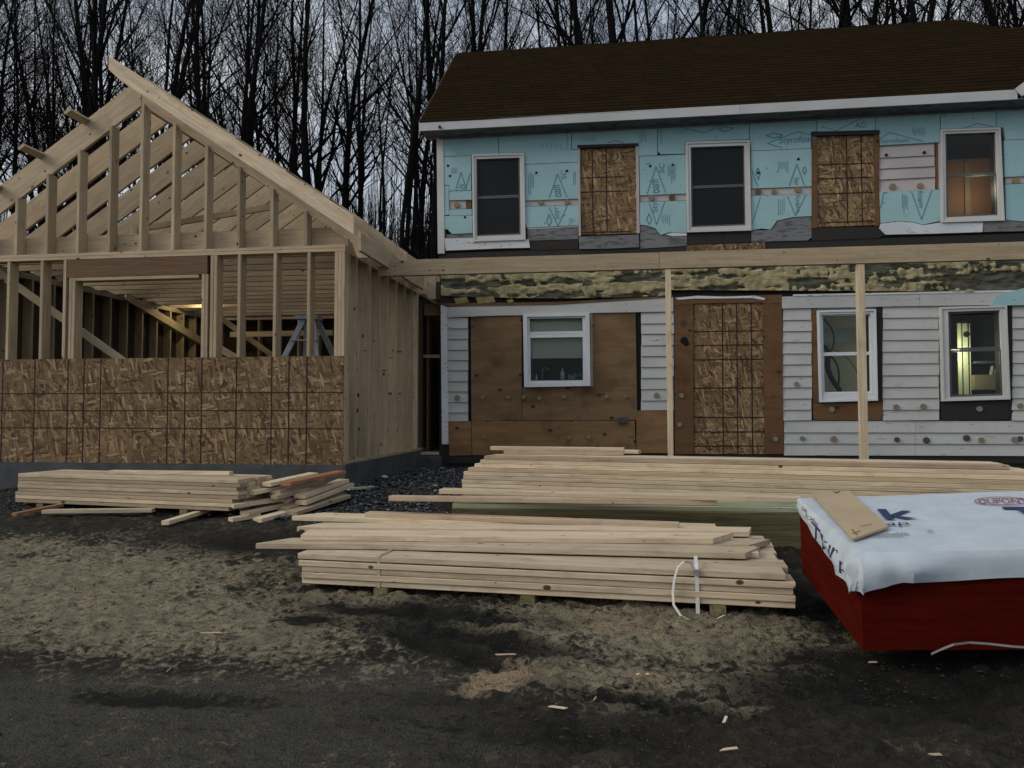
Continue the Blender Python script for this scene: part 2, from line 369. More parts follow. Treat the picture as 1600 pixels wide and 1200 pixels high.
WETB = [blob(650, 975, .2, .85, .13, -6, 1), blob(480, 985, .2, .25, .12, 0, .8), blob(690, 1035, .17, .55, .10, -32, 1), blob(250, 1118, .12, .55, .085, 0, .9), blob(430, 860, .32, .9, .35, 0, .72), blob(720, 1010, .19, .7, .16, -20, .8), blob(620, 1120, .13, .6, .12, 0, .45),
        blob(1020, 1130, .13, .42, .07, -15, .75), blob(1230, 1060, .17, .3, .05, -10, .7), blob(1400, 1120, .13, .7, .3, 0, .8), blob(1270, 960, .25, .18, .5, 0, .9), blob(840, 1180, .1, .9, .16, 0, .55), blob(1330, 1060, .16, .5, .25, 0, .7), blob(1500, 1100, .13, .7, .4, 0, .9)]
ASPB = [blob(250, 1190, .1, 1.4, .3, 0, 1), blob(640, 1170, .1, .5, .25, 0, .7), blob(350, 1130, .1, 1.0, .32, 0, 1), blob(60, 1130, .1, .9, .3, 0, 1), blob(600, 1090, .13, .45, .2, 0, .9)]
SAWB = [blob(775, 1085, .15, .13, .20, -25, 1), blob(735, 1110, .13, .15, .08, 0, .6), blob(1010, 1000, .2, .5, .18, 0, .55), blob(1010, 1085, .15, .12, .06, 0, .8), blob(260, 960, .2, .7, .12, 0, .35)]
def blobs(L, X, Y):
    r = 0
    for cx, cy, rx, ry, c, s, k in L:
        dx, dy = X - cx, Y - cy; a = (dx * c + dy * s) / rx; b = (-dx * s + dy * c) / ry; d = a * a + b * b
        if d < 6: r = max(r, k * math.exp(-d * .8))
    return r
def frange(a, b, s): return [a + i * s for i in range(int(round((b - a) / s)))]
xs = [-140, -90, -60, -40, -30, -24, -19, -15, -12, -10, -8.5] + frange(-7.6, 6, .031) + [6.2, 7, 8, 10, 13, 17, 22, 30, 45, 70, 110, 160]
ys = [-40, -20, -10, -5, -2, 0, 1, 1.6] + frange(1.9, 7.2, .026) + frange(7.2, 12, .09) + [12.3, 13, 14, 15.5, 17, 19, 21, 24, 27, 30, 34, 38, 43, 50, 60, 80, 110, 160]
vs = []; soil = []
for Y in ys:
    for X in xs:
        z = gz(X, Y); sd_ = wt = ap = sw = 0
        if 1.5 < Y < 8.4 and -8 < X < 6.2:
            p = Vector((X, Y, 0))
            sd_ = min(1, 1.08 * blobs(SANDB, X, Y)); wt = blobs(WETB, X, Y); ap = blobs(ASPB, X, Y); sw = blobs(SAWB, X, Y)
            k = 1 - .75 * min(1, ap)
            f = noise.fractal(p * 2.1, 1, 2, 4) * .03 + noise.fractal(Vector((X * 4, Y * 8, 3)), 1, 2, 4) * (.022 + .012 * min(1, max(0, X + 2)))
            q = noise.noise(Vector((X * 6, Y * 13, 9)))
            f += max(0, q - .08) * (.045 + .02 * min(1, max(0, X + 2)))
            q2 = noise.noise(Vector((X * 17, Y * 24, 5))); f += (max(0, q2) - .5 * max(0, -q2 - .2)) * (.028 + .022 * min(1, max(0, X + 2))) + .012 * abs(noise.noise(Vector((X * 33, Y * 47, 8))))
            f += .022 * (noise.ridged_multi_fractal(Vector((X * 3.1, Y * 5.5, 2)), 1, 2, 4, 1, 2) - 1.1) * (1 if X > -2.3 else .35)
            z += .78 * f * k - .03 * wt
        elif Y >= 17:
            z += noise.fractal(Vector((X * .1, Y * .1, 0)), 1, 2, 3) * 1.1
        vs.append((X, Y, z)); soil += [sd_, wt, ap, sw]
nx = len(xs); fs = [(j * nx + i, j * nx + i + 1, (j + 1) * nx + i + 1, (j + 1) * nx + i) for j in range(len(ys) - 1) for i in range(nx - 1)]
gr = mesh('ground', vs, fs, GROUND, None, Matrix.Identity(4), smooth=True); tag(gr, kind='structure')
ca_ = gr.data.attributes.new('soil', 'FLOAT_COLOR', 'POINT'); ca_.data.foreach_set('color', soil)

def lumps(name, spots, m):
    ico = [(0, 0, 1), (.894, 0, .447), (.276, .851, .447), (-.724, .526, .447), (-.724, -.526, .447), (.276, -.851, .447), (0, 0, -.6)]
    icf = [(0, 1, 2), (0, 2, 3), (0, 3, 4), (0, 4, 5), (0, 5, 1), (6, 2, 1), (6, 3, 2), (6, 4, 3), (6, 5, 4), (6, 1, 5)]
    b = MB()
    for X, Y, Z, r, fl in spots:
        q = random.random() * 6.28; c, s = math.cos(q), math.sin(q); st = random.uniform(.6, 1.3)
        b.add([(X + r * st * (x * c - y * s) * random.uniform(.8, 1.2), Y + r * (x * s + y * c) * random.uniform(.8, 1.2), Z + r * z * fl) for x, y, z in ico], icf)
    return tag(b.build(name, m, M=Matrix.Identity(4)), kind='stuff')
sp = []
for i in range(8500):
    X, Y = random.uniform(-3.3, .6), random.uniform(6.9, 11.2)
    if noise.noise(Vector((X * 1.1, Y * 1.1, 4))) < -.25 - (Y - 8) * .03 and Y < 8: continue
    sp.append((X, Y, gz(X, Y) + .006 + random.uniform(0, .02), random.uniform(.012, .03), .8))
for i in range(4200):
    X, Y = random.uniform(-8.2, -2.6), random.uniform(6.75, 8.15)
    if Y < 7.1 + .25 * noise.noise(Vector((X * 1.3, 0, 1))): continue
    sp.append((X, Y, gz(X, Y) + .006 + random.uniform(0, .015), random.uniform(.011, .024), .8))
tag(lumps('gravel', sp, GRAVEL), 'dark blue-grey crushed gravel along the garage and house footings')
sp = []
for i in range(6500):
    X, Y = random.uniform(-4, 3.4), random.uniform(2.1, 6.6)
    if blobs(ASPB, X, Y) > .4 and random.random() < .85: continue
    if noise.noise(Vector((X * 1.4, Y * 2.2, 2))) < -.05 or (X < -1 and random.random() < .7): continue
    r = random.choice((.005, .006, .007, .009, .012, .016)) * random.uniform(.7, 1.2)
    sp.append((X, Y, gz(X, Y) + .004, r, .6))
tag(lumps('mud_clods', sp, CLOD), 'crumbled dark mud clods scattered over the yard')

# ================================================================ timber garage
GX0, GX1, GY0, GY1 = -8.11, -3.07, 8.21, 14.2
ZS, ZP = .87, 3.34                     # sill level, top of top plate
AX = (GX0 + GX1) / 2; SL = .668
ga = thing('timber_garage', (AX, GY0, .6), 'unfinished garage of raw pale timber framing with open gable and chipboard along the front bottom', 'garage')
def gb(name, p0, p1, w, t, wd, m=None, **k): return board(name, p0, p1, w, t, wd, m or FRAME, ga, **k)
XA, YA, ZA = Vector((1, 0, 0)), Vector((0, 1, 0)), Vector((0, 0, 1))
# foundation and slab
mb = MB(); mb.box((GX0 - .05, GY0 - .02, .2), (GX1 + .03, GY0 + .2, ZS)); mb.box((GX1 - .2, GY0 + .2, .2), (GX1 + .03, GY1, ZS)); mb.box((GX0 - .05, GY0 + .2, .2), (GX0 + .2, GY1, ZS)); mb.box((GX0 + .2, GY1 - .2, .2), (GX1 - .2, GY1, ZS))
mb.build('foundation', CONC, ga)
box('floor_slab', (GX0 + .2, GY0 + .2, .65), (GX1 - .2, GY1 - .2, ZS - .003), DUSTF, ga)
# front wall
D = .14; yc = GY0 + D / 2
gb('sill_plate', (GX0, yc, ZS + .02), (GX1, yc, ZS + .02), D, .038, YA)
for z in (ZP - .057, ZP - .019): gb('top_plate', (GX0, yc, z), (GX1, yc, z), D, .037, YA)
zt, zb = ZP - .077, ZS + .04
def px2x(x, y=480, Y=GY0): return onY(x, y, Y).x
def fstud(x, z0=zb, z1=zt, name='stud'): return gb(name, (x, yc, z0), (x, yc, z1), D, .038, YA)
for x in (12, 64): fstud(px2x(x))
for x in (373, 429, 482): fstud(px2x(x))
for dx in (.02, .06, .10): fstud(GX1 - dx)
hx0, hx1 = px2x(103), px2x(327); hz1 = zt; hz0 = onY(215, 431, GY0).z
fstud(px2x(100)); fstud(px2x(336)); fstud(px2x(331) - .004)
for dx in (.0, .041): fstud(px2x(107) + dx + .02, zb, hz0 - .002, 'jack_stud'); fstud(px2x(326) - dx - .03, zb, hz0 - .002, 'jack_stud')
mb = MB(); mb.box((hx0 + .005, GY0 + .002, hz0), (hx1 - .035, GY0 + .046, hz1 - .002)); hd = mb.build('header', LVL, ga)
gb('header', (hx0 + .005, GY0 + .095, (hz0 + hz1) / 2), (hx1 - .035, GY0 + .095, (hz0 + hz1) / 2), hz1 - hz0 - .004, .045, ZA, LVL)
gb('header_plate', (hx0 + .10, yc, hz0 - .022), (hx1 - .14, yc, hz0 - .022), D - .006, .038, YA)
z_op = onY(215, 556, GY0).z
gb('window_sill_plate', (hx0 + .12, yc, z_op - .06), (hx1 - .16, yc, z_op - .06), D, .038, YA)
for x in (158, 210, 263): gb('cripple_stud', (px2x(x), yc, zb), (px2x(x), yc, z_op - .081), D, .038, YA)
# chipboard along the front
oz0, oz1 = .862, 2.085; seam = px2x(210, 640)
for (a, b_, lines) in ((GX0, seam - .002, (5, 55, 107, 132, 158)), (seam + .002, GX1, (263, 290, 316, 370, 425, 452, 480))):
    sh = box('osb_sheet', (a, GY0 - .018, oz0), (b_, GY0 - .003, oz1), OSB, ga)
    mb = MB(); yf = GY0 - .0195
    for x in lines:
        X = onY(x, 640, GY0).x; mb.box((X - .0075, yf, oz0 + .002), (X + .0075, yf + .003, oz1 - .004))
    for k in (16, 24, 32):
        z = oz1 - .0254 * k; mb.box((a + .002, yf - .0008, z - .0055), (b_ - .002, yf + .0022, z + .0055))
    mb.build('nailing_line', LINE, sh)
# rafters
RD = .285; RT_ = .038
def roofz(x): return ZP + .07 + (GX1 - AX - abs(x - AX)) * SL       # underside of the rafters
vert = RD * math.sqrt(1 + SL * SL)
tailx = GX1 + .255; EZ = 3.19
def rafter(side, Y, name='rafter', xo=None, plumb=True, xin=.02, t=RT_, m=None):
    s = side; xe = (tailx - AX) if xo is None else xo
    P = []
    a, b_ = xin, xe
    def zu(d): return ZP + .07 + (GX1 - AX - d) * SL
    pts = [(a, zu(a) + vert), (a, zu(a))]
    if xe > GX1 - AX + .1: pts += [(GX1 - AX + .02, zu(GX1 - AX + .02)), (b_ - .18, max(zu(b_ - .18), EZ)), (b_ - .12, EZ), (b_, EZ), (b_, zu(b_) + vert)]
    else: pts += [(b_, zu(b_)), (b_, zu(b_) + vert)]
    w3 = [Vector((AX + s * d, Y - t / 2, z)) for d, z in pts]
    if s < 0: w3 = w3[::-1]
    # local frame along the slope so the grain follows it
    x = Vector((s, 0, -SL)).normalized(); y = YA.copy(); z = x.cross(y); M = Matrix((x, y, z)).transposed().to_4x4()
    c = Vector((0, 0, 0))
    for p in w3: c += p
    M.translation = c / len(w3); Mi = M.inverted(); n = len(w3)
    A = [Mi @ p for p in w3]; B = [Mi @ (p + Vector((0, t, 0))) for p in w3]
    fs = [list(range(n)), list(range(n, 2 * n))[::-1]] + [[(i + 1) % n, i, n + i, n + (i + 1) % n] for i in range(n)]
    return mesh(name, A + B, fs, m or FRAME, ga, M)
ny = 15
for k in range(12):
    Y = GY0 + .045 + k * .53
    for s in (-1, 1): rafter(s, Y)
zr = ZP + .07 + (GX1 - AX) * SL
gb('ridge_board', (AX, GY0 + .03, zr + .11), (AX, GY1, zr + .11), .285, .036, ZA)
# fly rafter on the right, lookouts
xs0 = -.19
pts = []
yF = GY0 - .315
def fly():
    vf = vert - .05
    a, b_ = -.20, tailx - AX - .045
    def zu(d): return ZP + .085 + (GX1 - AX - d) * SL
    w3 = [Vector((AX + a, yF, zu(a) + vf)), Vector((AX + a, yF, zu(a) + vf - .16)), Vector((AX - .04, yF, zu(-.04) + vf - .20)), Vector((AX + b_, yF, zu(b_) + vf - .20)), Vector((AX + b_, yF, zu(b_) + vf))]
    x = Vector((1, 0, -SL)).normalized(); y = YA.copy(); z = x.cross(y); M = Matrix((x, y, z)).transposed().to_4x4()
    c = sum(w3, Vector()) / 5; M.translation = c; Mi = M.inverted()
    A = [Mi @ p for p in w3]; B = [Mi @ (p + Vector((0, .038, 0))) for p in w3]; n = 5
    mesh('fly_rafter', A + B, [list(range(n)), list(range(n, 2 * n))[::-1]] + [[(i + 1) % n, i, n + i, n + (i + 1) % n] for i in range(n)], SPRUCE, ga, M)
fly()
for side, ds in ((-1, (.72, 1.30, 1.86)), (1, (.7, 1.3, 1.9, 2.4))):
    for d in ds:
        zz = ZP + .07 + (GX1 - AX - d) * SL + vert - .03
        y0 = yF + .04 if side > 0 else GY0 - .30
        gb('lookout', (AX + side * d, y0, zz), (AX + side * d, GY0 + .42, zz), .089, .038, Vector((1, 0, -side * SL)))
# eave board on the right
gb('fascia_board', (tailx + .021, yF, EZ + .105), (tailx + .021, GY0 + 2.35, EZ + .105), .20, .038, ZA)
# gable studs
for j in range(-6, 7):
    x = AX + .02 + j * .406
    if abs(x - AX) > GX1 - AX - .12: continue
    h = roofz(x) - (.012 if abs(x - AX) > .05 else .02)
    if h - ZP > .06: gb('gable_stud', (x, yc, ZP + .001), (x, yc, h + .03), .139, .038, YA)
gb('gable_stud', (px2x(186, 380), yc + .2, ZP + .24), (px2x(186, 380), yc + .2, ZP + .36), .1, .038, XA)
# ceiling joists
for k in range(ny):
    Y = GY0 + .165 + k * .406
    gb('joist', (GX0 + .02, Y, ZP + .12), (GX1 - .02, Y, ZP + .12), .235, .038, ZA)
# right wall
xr = GX1 - D / 2
gb('sill_plate', (xr, GY0 + D + .002, ZS + .02), (xr, GY1, ZS + .02), D, .038, XA)
gb('sill_plate', (xr + .01, GY0 + D + .002, ZS - .018), (xr + .01, GY1, ZS - .018), D, .036, XA, GREENW)
for z in (ZP - .057, ZP - .019): gb('top_plate', (xr, GY0 + D + .002, z), (xr, GY1, z), D, .037, XA)
ysr = [GY0 + D + .03 + .0] + [GY0 + .40 + .406 * k for k in range(14)] + [GY0 + .86, GY0 + .90, GY0 + 1.28]
for Y in ysr:
    if Y < 11.4: gb('stud', (xr, Y, zb), (xr, Y, zt), D, .038, XA)
for Y in (GY0 + 3.1, GY0 + 3.14): gb('stud', (xr, Y, zb), (xr, Y, zt), D, .038, XA)
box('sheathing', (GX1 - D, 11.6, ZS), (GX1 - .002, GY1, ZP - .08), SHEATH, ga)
for x, y, w_, h_ in ((606, 546.5, .10, .022), (623, 549.5, .09, .024), (556, 577, .05, .02), (573, 577.5, .12, .022), (600, 579, .05, .02), (661, 554, .09, .02), (608, 615, .08, .03), (625, 615, .05, .02), (611, 559, .06, .012), (571, 548, .05, .012)):
    for Y in sorted(ysr):
        q = onY(x, y, Y - .0195)
        if GX1 - D + .01 < q.x - w_ / 2 + .04 and q.x < GX1 - .02 and Y < 11.4: box('grade_stamp', (max(GX1 - D + .004, q.x - w_ / 2), q.y - .0012, q.z - h_ / 2), (min(GX1 - .004, q.x + w_ / 2), q.y + .0002, q.z + h_ / 2), STAMP, ga); break
# left and back walls, sheathed outside
xl = GX0 + D / 2
for z in (ZP - .057, ZP - .019): gb('top_plate', (xl, GY0 + D + .002, z), (xl, GY1, z), D, .037, XA)
gb('sill_plate', (xl, GY0 + D + .002, ZS + .02), (xl, GY1, ZS + .02), D, .038, XA)
for k in range(14): gb('stud', (xl, GY0 + .40 + .406 * k, zb), (xl, GY0 + .40 + .406 * k, zt), D, .038, XA)
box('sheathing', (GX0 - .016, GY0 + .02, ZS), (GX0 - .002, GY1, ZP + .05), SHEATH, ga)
yb = GY1 - D / 2
gb('sill_plate', (GX0 + D, yb, ZS + .02), (GX1 - D, yb, ZS + .02), D, .038, YA)
for z in (ZP - .057, ZP - .019): gb('top_plate', (GX0 + D, yb, z), (GX1 - D, yb, z), D, .037, YA)
for k in range(12): gb('stud', (GX0 + .3 + .406 * k, yb, zb), (GX0 + .3 + .406 * k, yb, zt), D, .038, YA)
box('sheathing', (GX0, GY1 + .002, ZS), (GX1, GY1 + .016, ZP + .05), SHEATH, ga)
# braces
def seg(p, q): return Vector(p), Vector(q)
Yb = GY0 + .30
gb('brace', onY(-60, 386, Yb), onY(215, 580, Yb), .089, .038, ZA)
a = onX(196, 462, GX0 + .165); b_ = onX(335, 546, GX0 + .165); gb('brace', a, b_, .14, .036, ZA)
gb('brace', onY(345, 497, 13.9), onY(432, 560, 13.9), .10, .036, ZA)
gb('brace', onY(318, 530, 9.6), onY(380, 566, 9.6), .089, .038, ZA)
gb('brace', onY(228, 356, 10.6), onY(432, 322, 10.6), .089, .038, ZA)
gb('brace', onY(360, 523, 13.7), onY(520, 520, 13.7), .10, .036, ZA)

# stepladder inside
la = thing('stepladder', tuple(onY(475, 700, 9.5).xy) + (ZS,), 'grey metal stepladder standing behind the open garage studs by the right corner', 'ladder')
def lrail(x0, y0, x1, y1, Y, ext, name='rail'):
    a = onY(x0, y0, Y); b_ = onY(x1, y1, Y); d = (b_ - a); b2 = a + d * ((ZS - a.z) / d.z)
    board(name, a, b2 + Vector((0, ext, 0)), .075, .03, XA, METAL, la)
lrail(474, 500, 452, 553, 9.45, -.35); lrail(489, 500, 498, 553, 9.45, -.35)
lrail(498, 505, 508, 532, 9.62, .45); lrail(480, 505, 476, 532, 9.62, .45)
a, b_ = onY(466, 497, 9.5), onY(500, 497, 9.5); board('top_cap', a, b_, .2, .05, YA, METAL, la)
for i in range(1, 6):
    t = i / 6; z = ZS + (a.z - ZS) * (1 - t); sp_ = .14 + .27 * t; cx = (a.x + b_.x) / 2 - .01
    board('step', (cx - sp_, 9.45 - .35 * t, z), (cx + sp_, 9.45 - .35 * t, z), .08, .02, YA, METAL, la)
# lit bulb near the far left of the ceiling
bl = thing('hanging_bulb', (-7.5, 12.54, ZP + .07), 'bare work light glowing between the ceiling joists at the back of the garage', 'lamp')
bm_ = MB(); bm_.tube([(-7.5, 12.54, ZP + .18), (-7.5, 12.54, ZP + .13), (-7.5, 12.54, ZP + .08)], [.02, .025, .02], 8); bm_.build('socket', CABLE, bl)
em = bpy.data.materials.new('warm_bulb'); em.use_nodes = True; em.node_tree.nodes['Principled BSDF'].inputs['Emission Color'].default_value = (1, .78, .32, 1); em.node_tree.nodes['Principled BSDF'].inputs['Emission Strength'].default_value = 4
bm_ = MB(); bm_.tube([(-7.5, 12.54, ZP + .12), (-7.5, 12.54, ZP + .11), (-7.5, 12.54, ZP + .09), (-7.5, 12.54, ZP + .07)], [.015, .03, .03, .01], 8); bm_.build('bulb', em, bl, True)
def lamp(name, loc, energy, col, r=.05):
    l = bpy.data.lights.new(name, 'POINT'); l.energy = energy; l.color = col; l.shadow_soft_size = r
    o = bpy.data.objects.new(name, l); C.objects.link(o); o.location = loc; return o
lamp('garage_light', (-7.5, 12.60, ZP + .05), 8, (1, .88, .5), .02)

# ================================================================ old house
HY = 11.4                                # plane of the wall faces
HX0 = onY(686, 640, HY).x; HX1 = 8.2; HYB = 16.1
ho = thing('old_house', (2.7, HY, .6), 'two-storey house with blue foam board upstairs, white clapboard below and brown shingled roof', 'house')
def fpoly(name, px, off, th, m, parent=None):
    """polygon measured on the facade, its face off metres in front of the wall plane, th thick"""
    px = [(1850, 645 + (y - 645) * 1.0217) if x == 1650 else (x, y) for x, y in px]      # carry on past the frame along level lines
    pts = [onY(x, y, HY - off) for x, y in px]; mb = MB(); mb.prism(pts[::-1], th)
    # orientation: make the face look at -Y
    o = mb.build(name, m, parent or ho); return o
def rect(x0, y0, x1, y1): return [(x0, y0), (x1, y0), (x1, y1), (x0, y1)]
def wallrect(px): return [onY(x, y, HY) for x, y in px]
# carcass with real openings
holes = []
for q in (((828, 497), (910, 595)), ((1284, 491), (1360, 611)), ((1484, 486), (1565, 619)), ((1478, 207), (1558, 338))):
    a = onY(*q[0], HY); b_ = onY(*q[1], HY); holes.append((a.x, b_.z, b_.x, a.z))
ZE = 5.72
gxs = sorted({HX0, HX1} | {h[0] for h in holes} | {h[2] for h in holes}); gzs = sorted({.62, ZE} | {h[1] for h in holes} | {h[3] for h in holes})
mb = MB()
for i in range(len(gxs) - 1):
    for j in range(len(gzs) - 1):
        cx, cz = (gxs[i] + gxs[i + 1]) / 2, (gzs[j] + gzs[j + 1]) / 2
        if any(h[0] < cx < h[2] and h[1] < cz < h[3] for h in holes): continue
        mb.box((gxs[i], HY + .03, gzs[j]), (gxs[i + 1], HY + .16, gzs[j + 1]))
mb.build('front_wall', DARKB, ho)
mb = MB(); mb.box((HX0, HY + .16, .4), (HX0 + .15, HYB, ZE)); mb.build('side_wall', CLAP, ho)
mb = MB(); mb.box((HX1 - .15, HY + .16, .4), (HX1, HYB, ZE)); mb.build('side_wall', CLAP, ho)
mb = MB(); mb.box((HX0, HYB, .4), (HX1, HYB + .15, ZE)); mb.build('back_wall', CLAP, ho)
box('floor', (HX0 + .15, HY + .16, .6), (HX1 - .15, HYB, .85), DUSTF, ho)
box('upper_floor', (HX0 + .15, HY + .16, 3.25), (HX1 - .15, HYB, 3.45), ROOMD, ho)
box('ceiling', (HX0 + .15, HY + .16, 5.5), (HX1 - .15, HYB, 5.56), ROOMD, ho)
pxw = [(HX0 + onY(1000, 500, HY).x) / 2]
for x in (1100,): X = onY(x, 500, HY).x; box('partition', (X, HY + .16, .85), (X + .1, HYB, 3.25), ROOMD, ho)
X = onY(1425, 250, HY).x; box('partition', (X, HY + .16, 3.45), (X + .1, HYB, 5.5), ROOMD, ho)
box('footing', (HX0 - .0, HY + .01, .35), (HX1, HY + .15, .619), FOUND, ho)
fpoly('base_board', [(700, 711), (1640, 711), (1640, 724), (700, 724)], .012, .04, DARKB)

# ---- clapboards
def clap(x0, x1, yt0, yb0, yt1=None, yb1=None, m=CLAP, off=.03):
    yt1 = yt0 if yt1 is None else yt1; yb1 = yb0 if yb1 is None else yb1
    if x1 > 1640: x1 = 1850; yt1 = 645 + (yt1 - 645) * 1.0217; yb1 = 645 + (yb1 - 645) * 1.0217
    f = [onY(x0, yt0, HY - off + .018), onY(x1, yt1, HY - off + .018), onY(x1, yb1 + .6, HY - off - .004), onY(x0, yb0 + .6, HY - off - .004)]
    bk = [Vector((p.x, HY + .028, p.z)) for p in f]
    mesh('clapboard', f + bk, [(3, 2, 1, 0), (4, 5, 6, 7), (0, 1, 5, 4), (1, 2, 6, 5), (2, 3, 7, 6), (3, 0, 4, 7)], m, ho)
def claps(x0, x1, ys, dl=0, **k):
    for a, b_ in zip(ys, ys[1:]):
        j = random.uniform(-.8, .8)
        clap(x0 + random.uniform(-.5, .5), x1 + j, a, b_, a - dl, b_ - dl, **k)
claps(698.5, 731, [496.5, 512.5, 529, 546, 562, 578, 595, 611, 627.5, 644, 657.5], 0)
claps(1002, 1052.5, [487, 505, 521, 539, 556, 573, 590, 607.5, 625.5, 640.5], .5)
claps(1223, 1268, [482.5, 499.5, 517, 534, 552, 569, 587, 605, 622.5, 640, 656.5], .5)
claps(1379.5, 1467, [479, 496, 514, 531, 549, 567.5, 586, 604.5, 622, 640, 656.5], .8)
claps(1582, 1650, [477.5, 494.5, 512.5, 530, 548, 566.5, 585, 603.5, 621.5, 640, 656.5], .5)
for a, b_ in ((657.5, 675), (675, 692.5), (692.5, 711)): clap(1225, 1430, a, b_, a + .2, b_ + .2); clap(1430.5, 1650, a + .2, b_ + .2, a + .3, b_ + .3)
claps(1374, 1460.5, [228, 246, 263, 280], 4.2, m=PINKW)
clap(1374, 1461, 281, 299.5, 277, 295.5, m=PINKW)

# ---- trim
fpoly('corner_board', [(682, 204), (692.5, 204), (694.5, 396), (684, 396)], .055, .085, TRIM)
fpoly('corner_board', [(688.5, 477), (698, 477), (700.5, 694), (690.5, 694)], .05, .08, CLAPW)
fpoly('frieze_board', [(698.5, 480), (1052, 463.5), (1052, 486.5), (924, 489), (815, 492.5), (775, 493), (698.5, 496)], .042, .07, CLAP)
fpoly('frieze_board', [(1222, 463.5), (1437, 459.5), (1437, 478), (1222, 482)], .042, .07, CLAP)
fpoly('frieze_board', [(1437.5, 459.5), (1650, 455), (1650, 476), (1437.5, 478)], .044, .07, CLAP)
fpoly('trim_strip', [(1240, 460), (1650, 452.5), (1650, 455), (1240, 463)], .05, .07, CLAPW)

# ---- blue foam panels
def foam(px, off=.045): return fpoly('foam_panel', px, off, .045 + off - .03, FOAM)
F = {}
F['p1'] = foam([(693, 208), (778.6, 204), (778.6, 240.5), (693, 244.5)])
F['p2'] = foam([(779.6, 204), (892.5, 198), (892.5, 234), (903, 234), (903, 252.6), (820, 256.5), (820, 238), (779.6, 239.5)], .047)
F['p3'] = foam([(893.5, 198), (1027, 191), (1027, 242.5), (998, 243.5), (998, 223.5), (902, 226.5), (902, 233), (893.5, 233)])
F['p4'] = foam([(1028, 191), (1170.5, 183), (1170.5, 217.5), (1070, 221), (1070, 240), (1031, 241), (1031, 238), (1028, 238)], .046)
F['p5'] = foam([(1171.5, 183), (1276, 177.5), (1276, 205), (1267, 206), (1267, 231.5), (1174, 235.5), (1171.5, 217)])
F['p6'] = foam([(1277, 177), (1367, 172), (1367, 203), (1277, 205.5)], .047)
F['p7'] = foam([(1368, 172), (1476, 166), (1476, 181), (1468.5, 181.5), (1468.5, 222), (1375, 227), (1374, 203), (1368, 203)])
F['p8'] = foam([(1477, 166), (1556, 162), (1556, 198.5), (1470, 201.5), (1470, 182), (1477, 182)], .046)
F['p9'] = foam([(1557, 162), (1650, 157), (1650, 216), (1571, 218.5), (1568, 199), (1557, 198)])
F['r1'] = foam([(693, 245.5), (736, 243), (736, 297), (701.5, 298), (701.5, 289), (693, 289)], .046)
F['r1b'] = foam([(693, 290), (701, 290), (701.5, 335.5), (693, 336.5)])
F['r1c'] = foam([(702, 299), (736.5, 298), (736.5, 312), (702, 313)])
F['r1d'] = foam([(702, 327.5), (737, 326.5), (737, 336), (702, 337)])
F['r1e'] = foam([(693, 337.7), (738, 336.7), (738, 364), (706, 365.5), (699, 358), (693, 358)], .047)
F['r2'] = foam([(820, 257.3), (903, 253.5), (904, 310.2), (821, 313.2)])
F['r3'] = foam([(821, 323), (904, 320.5), (905, 351.5), (824, 355.8), (821, 350)], .046)
F['r4'] = foam([(999, 244.5), (1071, 241.5), (1072, 302.2), (1000, 305.2)])
F['r5'] = foam([(1000, 316), (1072, 313.5), (1073, 364), (1046, 363), (1032, 367), (1024, 357), (1012, 352.5), (1000, 351)], .047)
F['r6'] = foam([(1173.5, 236.3), (1268, 232.3), (1268, 291), (1174, 294.5)])
F['r7'] = foam([(1174, 306), (1268, 303.5), (1268, 337.5), (1240, 339), (1214, 344.5), (1204, 358.5), (1190, 357), (1174, 359.5)], .046)
F['r8'] = foam([(1374, 300.3), (1469.5, 296), (1470.5, 345), (1455, 348), (1442, 351), (1428, 347), (1405, 345), (1376, 348.5)])
F['r9'] = foam([(1569, 219.4), (1650, 217), (1650, 273), (1570, 276.5)], .047)
F['r10'] = foam([(1571, 288), (1650, 284.5), (1650, 352), (1600, 346), (1572, 343.5)])
# painted strips laid bare by the removed foam, plugged
for px, m in (([(702, 314), (728, 313.4), (728, 326), (702, 326.8)], PINKW), ([(728.5, 313.4), (736.5, 313), (736.5, 325.7), (728.5, 326)], BROWNB), ([(821, 314), (904, 311), (904, 320), (821, 322.3)], PINKW),
              ([(1000, 306), (1072, 303), (1072, 312.8), (1000, 315.3)], PINKW), ([(1174, 295.3), (1268, 291.8), (1268, 303), (1174, 305.3)], PINKW), ([(1571, 277.4), (1650, 274), (1650, 284), (1571, 287.2)], PINKW)):
    fpoly('bare_board', px, .022, .045, m)
fpoly('dark_strip', [(1461.5, 223), (1465.5, 222.8), (1466.5, 295.3), (1462, 295.6)], .02, .045, BROWNB)
fpoly('bare_board', [(1466, 223), (1469.5, 222.5), (1470.5, 295), (1467, 295.2)], .03, .055, PINKW)
